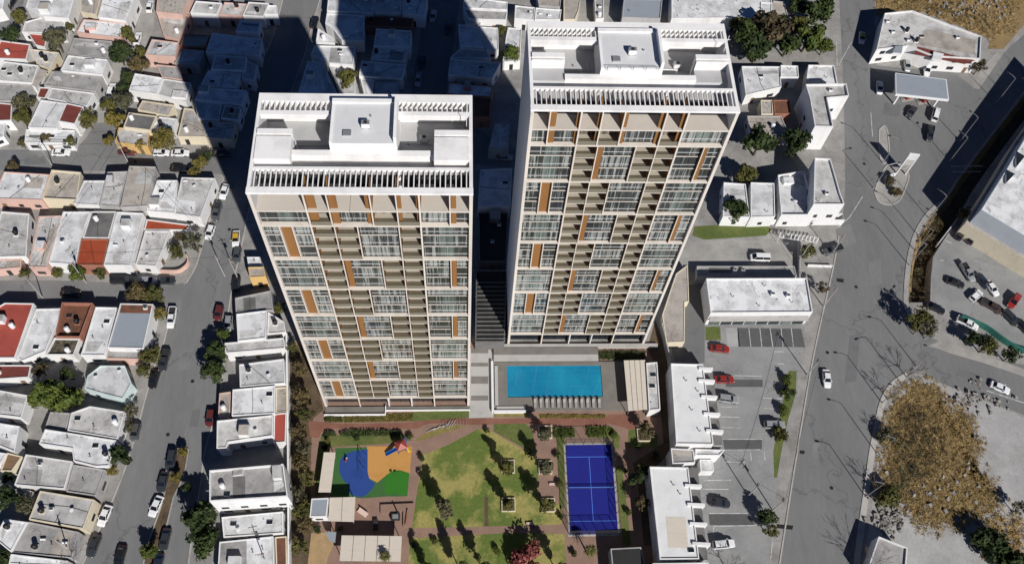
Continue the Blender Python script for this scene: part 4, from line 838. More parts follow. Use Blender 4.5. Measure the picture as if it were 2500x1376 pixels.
H('D', [(945, 600), (1122, 600), (1102, 700), (936, 700)], 3.8, 'pale', 'w_grey', 'shaded roof half hidden behind the left tower', '')
H('D', [(835, 572), (940, 590), (925, 720), (872, 720)], 3.3, 'white', 'w_white', 'sunlit strip roof that meets the rear edge of the left tower', '')
H('D', [(1552, 182), (1682, 202), (1742, 350), (1568, 342)], 4.2, 'white', 'w_white', 'shaded roof right of the dark street, uppermost', 'v')
H('D', [(1566, 358), (1752, 368), (1792, 430), (1492, 428)], 3.6, 'pale', 'w_white', 'shaded roof right of the dark street, second down', 'v')
H('D', [(1492, 434), (1862, 462), (1800, 576), (1476, 550)], 4.3, 'white', 'w_white', 'broad shaded roof with one dark blot left of the right tower', 's')
H('D', [(1476, 602), (1812, 632), (1790, 716), (1470, 692)], 4.0, 'white', 'w_brick', 'shaded roof with a brown wall below the broad shaded roof', '')
H('D', [(1690, 196), (1842, 208), (1846, 370), (1762, 372), (1745, 345)], 3.5, 'white', 'w_white', 'sunlit white roof left of the small round tree by the right tower', 'vv')
H('D', [(1612, 140), (1722, 150), (1716, 190), (1602, 180)], 3.2, 'white', 'w_white', 'little bright roof at the top of the shadow of the right tower', 't')
H('D', [(1592, 70), (1912, 86), (1900, 152), (1730, 148), (1622, 138)], 4.0, 'grey', 'w_white', 'long grey roof at the top left of the right tower', '')
H('D', [(1592, -20), (1912, 20), (1910, 78), (1584, 62)], 4.3, 'white', 'w_white', 'white fronted roof at the top edge above the long grey roof', 'v')
H('D', [(1662, 702), (1792, 722), (1782, 862), (1666, 860)], 4.0, 'brown', 'w_brick', 'dark brown roof in the shade between the two towers', '')
H('P', [(1208, 300), (1245, 302), (1242, 365), (1192, 365)], 4.4, 'pale', 'w_grey', 'shaded roof left of the right tower above the parked car', 'v')
H('P', [(1172, 415), (1250, 412), (1246, 506), (1166, 506)], 4.6, 'white', 'w_white', 'blue shaded square roof in the gap between the two towers', '')
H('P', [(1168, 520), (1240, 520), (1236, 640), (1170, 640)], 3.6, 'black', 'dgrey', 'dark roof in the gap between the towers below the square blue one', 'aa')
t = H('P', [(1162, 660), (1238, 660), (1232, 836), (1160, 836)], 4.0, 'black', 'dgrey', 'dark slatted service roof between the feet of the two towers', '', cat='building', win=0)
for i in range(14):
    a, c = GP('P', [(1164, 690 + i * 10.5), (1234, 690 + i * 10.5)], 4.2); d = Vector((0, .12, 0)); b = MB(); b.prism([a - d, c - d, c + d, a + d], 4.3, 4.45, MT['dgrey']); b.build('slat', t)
# behind and right of the right tower
H('G', [(112, 44), (258, 60), (250, 152), (108, 138)], 4.2, 'white', 'w_white', 'white roof with doodle like wires behind the left end of the right tower', 'dg')
H('G', [(262, 62), (452, 76), (442, 148), (254, 150)], 4.0, 'white', 'w_white', 'white roof with a long pipe behind the right tower', 'gg')
H('G', [(268, -30), (452, -30), (442, 56), (285, 46)], 3.3, 'tan', 'w_grey', 'tan yard roof at the top edge behind the right tower', 'tv')
H('G', [(466, -30), (596, -30), (578, 82), (550, 148), (466, 148)], 3.3, 'tan', 'w_cream', 'olive tan yard at the top edge with a dark garage beside it', '')
H('G', [(60, 205), (160, 215), (150, 450), (20, 460), (45, 280)], 3.0, 'white', 'w_white', 'sunlit white yard roof right against the side of the right tower', 'vv')
H('G', [(690, -30), (760, -30), (760, 140), (700, 145)], 3.2, 'grey', 'w_white', 'narrow grey yard roof with a white car like box behind the right tower', 'aw')
H('G', [(905, -10), (1188, 0), (1174, 142), (892, 132)], 4.6, 'blue', 'w_grey', 'flat blue grey roof behind the right tower', '')
H('G', [(1250, -60), (1990, -60), (1985, 135), (1250, 140)], 5.0, 'white', 'w_white', 'very long white warehouse roof behind the right tower', 'vvvvv', cat='warehouse', name='warehouse')
H('J', [(-10, 20), (75, 25), (80, 165), (-10, 175)], 5.0, 'white', 'w_white', 'white annexe at the right end of the long warehouse roof', '')
H('J', [(80, 10), (165, 20), (200, 170), (80, 170)], 3.2, 'tan', 'w_grey', 'tan yard roof beside the dark trees at the top', 'v')
H('J', [(-150, 488), (132, 490), (142, 640), (-120, 700)], 3.8, 'white', 'w_white', 'white roof with one dark fitting just right of the right tower', 'vv')
H('J', [(135, 480), (262, 485), (268, 568), (136, 565)], 4.2, 'white', 'w_white', 'small white roof above the blue shaded patio', 'v')
H('J', [(335, 482), (525, 485), (550, 622), (460, 612), (430, 590), (320, 600)], 3.6, 'white', 'w_white', 'white roof on the avenue above the tall L shaped building', 'v', par=.5)
H('J', [(312, 626), (612, 622), (630, 712), (472, 726), (516, 938), (380, 935), (345, 730)], 9.0, 'pale', 'w_white', 'tall white L shaped building with grey roof on the avenue', 'av', cat='building', name='corner_building', par=.7)
H('J', [(-110, 850), (140, 850), (205, 1000), (-80, 1012)], 3.4, 'tan', 'w_grey', 'tan patched roof above the two dark trees', 'v')
H('J', [(80, 735), (200, 735), (212, 835), (92, 835)], 3.6, 'brown', 'w_brick', 'small brown roof in the shade of the tall L shaped building', '', win=0)
H('J', [(-10, 735), (75, 735), (82, 838), (-5, 838)], 3.4, 'tan', 'w_cream', 'small tan roof left of the small brown one', '', win=0)
H('P', [(1766, 446), (1820, 450), (1830, 532), (1764, 530)], 4.0, 'white', 'w_white', 'white roof with a hatch left of its clean neighbour, beside the right tower', 's')
H('P', [(1832, 446), (1890, 448), (1892, 530), (1832, 532)], 4.2, 'white', 'w_white', 'clean white roof left of the recessed blue shaded terrace', '')
H('P', [(1896, 432), (1962, 421), (1984, 505), (1984, 530), (1904, 530)], 4.4, 'white', 'w_white', 'white terrace half covered by a blue shadow beside the tall corner block', 'v', par=1.0)
H('P', [(1987, 388), (2026, 390), (2050, 475), (2060, 502), (1984, 502)], 9.0, 'pale', 'w_white', 'tall white corner block with bright white front on the avenue', 'av', cat='building', name='corner_building', par=.6)
# commercial strip
H('P', [(1650, 668), (1679, 646), (1682, 736), (1672, 738), (1671, 836), (1626, 838), (1616, 770)], 2.6, 'tan', 'w_cream', 'low beige ramp roof squeezed between the right tower and the wide commercial building', '', cat='garage', name='ramp_garage', win=0, par=.2)
H('P', [(1700, 650), (1940, 650), (1946, 676), (1700, 676)], 2.2, 'grey', 'w_grey', 'low grey service block in the shadow behind the wide commercial building', 'aav', cat='building', name='service_building', win=0, par=.2)
t = H('P', [(1722, 681), (1970, 680), (1984, 764), (1733, 766)], 5.6, 'white', 'w_white', 'wide white commercial building with black roof vents facing the small car park', 'aavvvvva', cat='shop', name='shop_building', par=.45, win=0)
sa, sc_ = G(1735, 766, 5.6), G(1982, 764, 5.6); sa.z = sc_.z = 0; dn = Vector((0, -1, 0))
for i in range(8):
    a, c = sa.lerp(sc_, .03 + i * .12), sa.lerp(sc_, .03 + i * .12 + .105); b = MB(); b.prism([a + dn * .16, c + dn * .16, c - dn * .3, a - dn * .3], .25, 2.9, MT['glass'] if i % 3 else MT['curtain2']); b.build('shop_window', t)
a, c = sa.lerp(sc_, .01), sa.lerp(sc_, .99); b = MB(); b.prism([a + dn * .9, c + dn * .9, c - dn * .2, a - dn * .2], 3.3, 3.5, MT['stone']); b.build('awning', t)
b = MB(); b.prism([a + dn * .14, c + dn * .14, c - dn * .2, a - dn * .2], 3.501, 4.4, MT['w_grey']); b.build('sign_band', t)
H('P', [(1637, 1094), (1692, 1097), (1697, 1130), (1641, 1132)], 5.6, 'grey', 'w_white', 'small grey roof block between the two finned shop rows', '', cat='shop', name='shop_building', win=0)
H('P', [(1697, 1096), (1770, 1098), (1757, 1112), (1697, 1112)], 4.6, 'white', 'w_white', 'white wall like block at the end of the upper finned shop row', '', cat='shop', name='shop_building', win=0)
H('P', [(1708, 1121), (1740, 1121), (1743, 1150), (1710, 1150)], 3.0, 'white', 'w_white', 'little white kiosk beside the lower car park', '', cat='kiosk', name='kiosk', win=0, par=.1)
def finned(k, pts, colon, h, fins, label, n, ex=()):
    t = H(k, pts, h, 'shoproof', 'w_white', label, n, cat='shop', name='shop_building', par=.3, win=0, extra=ex)
    q = ccw([(v.x, v.y) for v in GP(k, colon, h - 1.2)]); b = MB(); b.prism(q, -.02, h - 1.2, MT['w_grey'], MT['dgrey']); b.build('colonnade', t)
    for (x0, y0), (x1, y1) in fins:
        a, c = GP(k, [(x0, y0), (x1, y1)], h + .3); d = (c - a).normalized(); m_ = Vector((-d.y, d.x, 0)) * .28; b = MB()
        b.prism([a - m_, c - m_, c + m_, a + m_], 0, h + .55, MT['w_white']); b.build('fin_wall', t)
finned('P', [(1637, 887), (1716, 889), (1742, 1086), (1650, 1085)], [(1717, 895), (1738, 893), (1764, 1086), (1743, 1086)], 6.2,
       [((1706, 899), (1740, 900)), ((1705, 928), (1745, 930)), ((1712, 967), (1751, 969)), ((1718, 1009), (1758, 1011)), ((1724, 1050), (1766, 1053))], 'upper grey roofed shop row with white fin walls along its car park', 'vvvv')
finned('P', [(1585, 1138), (1680, 1140), (1707, 1365), (1610, 1366)], [(1681, 1142), (1703, 1140), (1728, 1366), (1708, 1366)], 6.2,
       [((1672, 1184), (1713, 1186)), ((1678, 1230), (1721, 1232)), ((1684, 1277), (1726, 1279)), ((1690, 1325), (1734, 1328))], 'lower grey roofed shop row with white fin walls and a pale roof panel', 'vvs', [('I', [(1212, 1030), (1355, 1032), (1378, 1258), (1232, 1255)], .03, 'cream')])
H('P', [(1592, 1374), (1730, 1372), (1735, 1450), (1598, 1450)], 6.8, 'white', 'w_white', 'bright white roof edge below the lower finned shop row', '', cat='shop', name='shop_building', win=0)
H('P', [(1490, 1338), (1565, 1334), (1590, 1440), (1500, 1440)], 4.0, 'black', 'w_grey', 'black roofed service building at the bottom of the garden', '', cat='building', name='service_building', win=0, par=.1)
# petrol station shop and the big warehouse on the right
t = H('J', [(890, 105), (1090, 85), (1600, 275), (1590, 440), (1250, 420), (1060, 345), (830, 372)], 5.4, 'pale', 'w_white', 'long white convenience store with crowded roof beside the petrol station', 'aaasvtta', cat='shop', name='convenience_store', par=.55,
      extra=[('J', [(1140, 340), (1560, 440), (1480, 468), (1110, 395)], .12, 'maroon'), ('J', [(1200, 210), (1560, 290), (1560, 400), (1120, 320)], .15, 'tan'), ('J', [(975, 335), (1030, 335), (1020, 390), (960, 385)], .9, 'blue'), ('J', [(1255, 375), (1330, 395), (1310, 440), (1245, 425)], .8, 'white')])
t = H('P', [(2620, 160), (2505, 330), (2455, 415), (2392, 515), (2600, 640), (2760, 500)], 11.0, 'white', 'clad', 'big white warehouse roof with dark triangular skylights at the right edge', '', cat='warehouse', name='warehouse', par=.4, win=0)
q = ccw([(v.x, v.y) for v in GP('P', [(2620, 160), (2505, 330), (2455, 415), (2392, 515), (2600, 640), (2760, 500)], 11.0)]); b = MB(); b.prism(inset(q, -.7), -.02, 5.6, MT['w_cream'], MT['tan']); b.build('plinth', t)
fit = lambda nm: b.build(nm, t)
for pts in ([(1845, 1110), (1912, 1150), (1850, 1228)], [(1775, 1245), (1838, 1280), (1775, 1345)]):
    b = MB(); b.prism([(v.x, v.y) for v in GP('J', pts, 11.0)], 11.03, 11.6, MT['w_white'], MT['glass']); fit('skylight')
# ------------------------------------------------------------------ vehicles
def loft(b, rings, mat, cap=True):
    n = len(rings[0]); s = len(b.v); k = b.mi(mat)
    for r_ in rings: b.v += r_
    for i in range(len(rings) - 1):
        for j in range(n):
            a = s + i * n + j; c = s + i * n + (j + 1) % n; b.f.append((a, c, c + n, a + n)); b.m.append(k)
    if cap:
        b.f.append(tuple(range(s + n - 1, s - 1, -1))); b.m.append(k); e = s + (len(rings) - 1) * n; b.f.append(tuple(range(e, e + n))); b.m.append(k)
CARS = {}
def make_car(kind):
    P = paint('white'); root = bpy.data.objects.new('parked_car', None); root.empty_display_size = .5
    L = {'sedan': 4.5, 'hatch': 4.0, 'suv': 4.7, 'pickup': 5.3, 'van': 5.0}[kind]; h = L / 2
    up = {'sedan': 0, 'hatch': .05, 'suv': .18, 'pickup': .2, 'van': .15}[kind]
    body = [(-h, .70, .70), (-h + .12, .84, .86), (-h + .9, .89, .95), (-.2, .90, .95), (h - 1.4, .89, .94), (h - .45, .84, .82), (h - .1, .74, .72), (h, .62, .62)]
    if kind == 'van': body[-3:] = [(h - .45, .88, .95), (h - .1, .82, .85), (h, .72, .7)]
    b = MB(); loft(b, [[(x, -w, .27 + up), (x, -w, z - .14 + up), (x, -w * .87, z + up), (x, w * .87, z + up), (x, w, z - .14 + up), (x, w, .27 + up)] for x, w, z in body], P)
    if kind == 'pickup':
        b.box(-h + .08, -h + .16, -.78, .78, .9 + up, 1.2 + up, P); b.box(-h + .16, -.55, -.84, -.76, .9 + up, 1.2 + up, P); b.box(-h + .16, -.55, .76, .84, .9 + up, 1.2 + up, P); b.box(-h + .17, -.56, -.755, .755, .952 + up, .965 + up, MT['dmetal'])
    objs = [b.build('body')]
    g = {'sedan': [(-1.72, .93), (-1.05, 1.38), (.25, 1.42), (1.0, .93)], 'hatch': [(-1.85, .93), (-1.55, 1.42), (.25, 1.46), (1.0, .93)], 'suv': [(-2.2, .95), (-1.95, 1.55), (.3, 1.6), (1.05, .95)],
         'pickup': [(-.55, .95), (-.35, 1.5), (.75, 1.55), (1.4, .95)], 'van': [(-2.3, .95), (-2.2, 1.85), (1.2, 1.88), (2.0, 1.0)]}[kind]
    b = MB(); loft(b, [[(x, -.80 if z < 1 else -.64, .93 + up), (x, -.80 if z < 1 else -.63, z + up), (x, .80 if z < 1 else .63, z + up), (x, .80 if z < 1 else .64, .93 + up)] if z < 1 else [(x, -.79, .93 + up), (x, -.63, z + up), (x, .63, z + up), (x, .79, .93 + up)] for x, z in g], MT['carglass'], False)
    objs.append(b.build('window'))
    x0, z0 = g[1]; x1, z1 = g[2]; b = MB()
    loft(b, [[(x, -.62, z + up + .006), (x, -.58, z + up + .05), (x, .58, z + up + .05), (x, .62, z + up + .006)] for x, z in ((x0 - .02, z0 - .01), (x0 + .15, z0), (x1 - .1, z1), (x1 + .04, z1 - .02))], P)
    for sx, xa, za, xb, zb in ((1, x0, z0, g[0][0], .95), (1, x1, z1, g[3][0], .95), (1, (x0 + x1) / 2, (z0 + z1) / 2, (x0 + x1) / 2, .95)):
        for s in (-1, 1): b.tube((xa, s * .64, za + up), (xb, s * .80, zb + up), .045, P, 5)
    objs.append(b.build('roof'))
    for sx in (-h + .85, h - .85):
        for s in (-1, 1):
            b = MB(); b.tube((sx, s * .70, .33), (sx, s * .91, .33), .33, MT['tyre'], 12); b.tube((sx, s * .905, .33), (sx, s * .925, .33), .2, MT['metal'], 10); objs.append(b.build('wheel'))
    for s in (-1, 1):
        b = MB(); b.box(h - .22, h - .02, s * .56 - .13, s * .56 + .13, .56 + up, .70 + up, MT['lampglass']); objs.append(b.build('headlight'))
        b = MB(); b.box(-h - .01, -h + .12, s * .60 - .11, s * .60 + .11, .62 + up, .8 + up, MT['redglass']); objs.append(b.build('taillight'))
    if kind in ('sedan', 'hatch', 'suv'):
        for s in (-1, 1): b = MB(); b.box(.72, .86, s * .98 - .1, s * .98 + .1, .95 + up, 1.08 + up, P); objs.append(b.build('mirror'))
    for o in objs: o.parent = root
    for o in objs: COL.objects.unlink(o)
    CARS[kind] = (root, objs)
for kd in ('sedan', 'hatch', 'suv', 'pickup', 'van'): make_car(kd)
def car(x, y, dx, dy, kind, color, label, group='cars parked on the streets', name='parked_car', cat='car', roofcol=None):
    root, objs = CARS[kind]; c = G(x, y, .5); e = G(x + dx, y + dy, .5) - c; a = math.atan2(e.y, e.x)
    r = root.copy(); r.name = name; COL.objects.link(r); r.location = (c.x, c.y, .02); r.rotation_euler = (0, 0, a); tag(r, label, cat, group)
    for o in objs:
        d = o.copy(); COL.objects.link(d); d.parent = r
        if o.name.split('.')[0] in ('body', 'roof', 'mirror'):
            col = roofcol if roofcol and o.name.startswith('roof') else color
            d.material_slots[0].link = 'OBJECT'; d.material_slots[0].material = paint(col)
V = [(28, 8, 20, -30, 'sedan', 'black', 'black car on the lane in the top left corner'), (366, 16, 6, -30, 'sedan', 'white', 'white car at the top of the lane beside the salmon pink house'),
 (336, 95, 8, -30, 'sedan', 'white', 'white car under the olive tree in the narrow lane'), (273, 222, 8, -30, 'suv', 'white', 'white boxy car beside the narrow dark green tree'),
 (149, 373, 30, 0, 'sedan', 'white', 'white car parked alone in front of the porch with arches'), (311, 371, 30, 2, 'sedan', 'maroon', 'red-brown car half under the ochre tree at the corner'),
 (394, 374, 30, 0, 'hatch', 'white', 'white car left of an identical one in front of the cream yard'), (440, 374, 30, 0, 'sedan', 'white', 'white car nearest the tower shadow on the upper cross street'),
 (541, 376, 30, 0, 'sedan', 'navy', 'dark car inside the tower shadow at the upper cross street'), (438, 412, 30, 2, 'sedan', 'black', 'black car across from the two white ones on the upper cross street'),
 (548, 468, -10, 30, 'sedan', 'white', 'white car parked first in the queue beside the corner house'), (530, 518, -8, 30, 'pickup', 'grey', 'grey pickup parked behind the white car beside the corner house'),
 (513, 568, -6, 16, 'hatch', 'white', 'small white car at the end of the parked queue by the bare tree'), (579, 622, -4, 30, 'sedan', 'grey', 'grey car behind the taxi'),
 (534, 764, -8, 30, 'hatch', 'maroon', 'dark red car parked against the grey slab roof house'), (558, 790, -4, 30, 'hatch', 'silver', 'silver car tucked beside the yellow green bush'),
 (420, 776, -10, 60, 'pickup', 'white', 'white pickup at the corner by the blue grey roof'), (402, 880, -14, 50, 'pickup', 'dark', 'dark pickup on the kerb beside the tall olive tree'),
 (377, 925, -12, 40, 'sedan', 'black', 'black car parked behind the dark pickup'), (362, 687, 30, 0, 'suv', 'silver', 'silver off-road car facing the curved corner wall'),
 (405, 686, 30, 0, 'sedan', 'dark', 'dark car right of the silver off-road car'), (297, 685, 30, 0, 'van', 'black', 'black van left of the silver off-road car'),
 (172, 716, 30, 2, 'sedan', 'black', 'black car in the house shadow on the lower cross street'), (577, 694, -3, 30, 'sedan', 'black', 'black car in the shade under the yellow walled house'),
 (331, 1054, -10, 40, 'hatch', 'grey', 'grey car beside the bare tree of the avenue'), (419, 1124, -8, 40, 'suv', 'dark', 'dark car at the head of the planted median'),
 (398, 1176, -12, 44, 'sedan', 'dark', 'dark car second along the planted median'), (381, 1235, -30, 64, 'sedan', 'white', 'white car third along the planted median'),
 (256, 1258, -26, 60, 'sedan', 'white', 'white car on the kerb beside the cream grey roof'), (229, 1332, -24, 60, 'sedan', 'dark', 'dark grey car behind the white one on the left kerb'),
 (294, 1358, -16, 60, 'sedan', 'black', 'black car driving at the bottom of the avenue'), (403, 1316, -10, 40, 'sedan', 'dark', 'slate coloured car on the right lane beside the median'),
 (385, 1378, -10, 40, 'sedan', 'navy', 'navy car cut by the bottom edge beside the median'), (514, 1020, -6, 40, 'hatch', 'maroon', 'dark red car in the shade of the pinkish porch'),
 (768, 55, 8, -30, 'sedan', 'black', 'black car at the avenue corner beside the shaded block, top'), (1057, 40, -4, 30, 'sedan', 'silver', 'shaded silver car at the top of the dark street'),
 (1094, 70, -4, 30, 'sedan', 'navy', 'shaded navy car on the right of the dark street'), (1030, 153, -4, 30, 'hatch', 'navy', 'shaded dark car halfway down the dark street'),
 (1021, 195, -4, 30, 'sedan', 'silver', 'shaded silver car lower on the dark street'), (1230, 384, 30, 2, 'sedan', 'silver', 'shaded silver car beside the wall of the right tower'),
 (1184, 592, 0, 30, 'pickup', 'grey', 'shaded grey pickup in the gap between the towers'),
 (2147, 215, 0, 30, 'sedan', 'white', 'white fronted car in the shadow of the petrol canopy'), (2214, 160, 3, 30, 'sedan', 'silver', 'silver car at the convenience store, left of the white one'),
 (2262, 172, -2, 30, 'suv', 'white', 'white car at the convenience store'), (2225, 274, -16, 22, 'sedan', 'dark', 'dark car leaving the pumps'), (2283, 281, 8, -30, 'van', 'white', 'white van beside the petrol pumps'),
 (2270, 328, -4, 30, 'pickup', 'dark', 'dark pickup alone on the forecourt below the van'),
 (2032, 611, -28, 8, 'pickup', 'grey', 'grey pickup at the mouth of the driveway'), (1855, 630, -30, -1, 'van', 'white', 'white van on the curved concrete driveway'),
 (2348, 572, 20, -18, 'suv', 'black', 'black car at the upper end of the walled car park'), (2376, 582, 20, -18, 'suv', 'dark', 'charcoal car right of the black one in the walled car park'),
 (2361, 665, 16, 26, 'pickup', 'silver', 'silver pickup in the middle bay of the walled car park'), (2332, 690, 22, 8, 'sedan', 'black', 'black car lowest left in the middle bay'),
 (2398, 686, 16, 20, 'sedan', 'navy', 'navy car between the silver pickup and the white saloon'), (2421, 704, 16, 22, 'sedan', 'white', 'white saloon at the right end of the middle bay'),
 (2382, 722, 18, -16, 'hatch', 'white', 'white hatchback below the navy car'), (2420, 748, 24, 14, 'pickup', 'brown', 'dark brown pickup below the white hatchback'),
 (2474, 736, -20, 26, 'suv', 'red', 'red car at the right side of the walled car park'), (2466, 776, 20, 20, 'suv', 'dark', 'charcoal car below the red one at the right edge'),
 (2496, 796, 20, 20, 'sedan', 'black', 'black car cut by the right edge below the red one'), (2284, 752, 26, 12, 'sedan', 'black', 'black car behind the tree at the end of the drainage channel'),
 (2360, 790, 30, 14, 'pickup', 'white', 'white pickup along the green fence'),
 (2018, 924, 4, 40, 'sedan', 'white', 'white car driving down the wide avenue'), (2441, 946, 50, 22, 'sedan', 'white', 'white car driving on the side road at the right'),
 (1757, 851, 30, 3, 'sedan', 'red', 'bright red car at the left of the small car park'), (1768, 926, 30, 1, 'sedan', 'red', 'red car at the uppermost bay beside the fin walls'),
 (1777, 974, 30, 4, 'suv', 'silver', 'silver car in the bay below the red one'), (1890, 1037, 30, 0, 'suv', 'silver', 'silver car parked at the hedge of the car park'),
 (1757, 1227, 30, 4, 'sedan', 'dark', 'dark car with its nose to the lower fin walls'), (1766, 1328, 30, -3, 'suv', 'white', 'white car in the lowest bay of the lower car park')]
for v in V: car(*v)
for x, y, dx, dy, lb in ((576, 583, -3, 40, 'white and yellow taxi driving past the left tower'), (2104, 93, -2, 30, 'white and yellow taxi under the shadow of the convenience store')):
    car(x, y, dx, dy, 'sedan', 'white', lb, 'taxis', 'taxi', 'taxi', 'yellow')

# ------------------------------------------------------------------ trees
_cr = {}
def crown_mesh(shape, leaf, var):
    key = (shape, leaf, var)
    if key in _cr: return _cr[key]
    r = random.Random(hash((shape, var)) % 1000 if False else sum(map(ord, shape)) * 7 + var * 13); b = MB(); mat = LEAF[leaf]
    nc, cr, nl, ls, sz = {'round': (15, .42, 95, .15, (1, 1, .82)), 'sparse': (16, .30, 34, .13, (1, 1, 1.0)), 'column': (13, .50, 80, .2, (.8, .8, 2.6)), 'bush': (9, .5, 110, .15, (1, 1, .6)), 'wispy': (18, .34, 55, .12, (1, 1, .8))}[shape]
    cl = []
    for i in range(nc):
        while True:
            c = Vector((r.uniform(-1, 1), r.uniform(-1, 1), r.uniform(-1, 1)))
            if c.length < 1: break
        c = c * .72; cl.append((Vector((c.x * sz[0], c.y * sz[1], c.z * sz[2])), cr * r.uniform(.6, 1.15)))
    for c, q in cl:
        for k in range(nl):
            u = Vector((r.gauss(0, 1), r.gauss(0, 1), r.gauss(0, 1) + .25)).normalized()
            p = c + u * q * (r.random() ** .4); nn = (u + Vector((r.gauss(0, .5), r.gauss(0, .5), r.gauss(0, .5)))).normalized()
            a = nn.orthogonal().normalized(); w = nn.cross(a); th = r.uniform(0, 6.28); a, w = a * math.cos(th) + w * math.sin(th), w * math.cos(th) - a * math.sin(th)
            s = ls * r.uniform(.5, 1.1); b.poly([p - a * s, p + w * s * .55, p + a * s, p - w * s * .55], mat)
    me = bpy.data.meshes.new('crown'); me.from_pydata(b.v, [], b.f); me.materials.append(mat); me.update(); _cr[key] = me; return me
_tm = []
def trunk_mesh():
    if not _tm:
        b = MB(); b.tube((0, 0, 0), (.02, .01, .55), .085, MT['bark'], 7, .06); b.tube((.02, .01, .55), (0, 0, 1.0), .06, MT['bark'], 6, .02)
        for i in range(5):
            a = i * 1.256; b.tube((.01, 0, .5 + i * .06), (.5 * math.cos(a), .5 * math.sin(a), .9 + .05 * (i % 3)), .035, MT['bark'], 5, .012)
        o = b.build('trunk'); _tm.append(o.data); bpy.data.objects.remove(o)
    return _tm[0]
_tc = [0]
def tree(x, y, rpx, leaf, label, shape='round', group=None, name='tree', cat='tree', hc=None):
    _tc[0] += 1; g0 = G(x, y, 3); r = (G(x + rpx, y, 3) - g0).length
    hc = hc or (r * .62 + .3 if shape == 'bush' else r * 3.0 if shape == 'column' else r * 1.2 + .9)
    c = G(x, y, hc); t = thing(name, label, cat, (c.x, c.y, 0), random.uniform(0, 6.28), group)
    o = bpy.data.objects.new('crown', crown_mesh(shape, leaf, _tc[0] % 4)); COL.objects.link(o); o.parent = t; o.location = (0, 0, hc); k = 1.08
    o.scale = (r * k * random.uniform(.9, 1.1), r * k * random.uniform(.9, 1.1), r * k)
    o = bpy.data.objects.new('trunk', trunk_mesh()); COL.objects.link(o); o.parent = t; o.scale = (r, r, hc)
    return t
NW = 'trees along the lanes of the north west blocks'
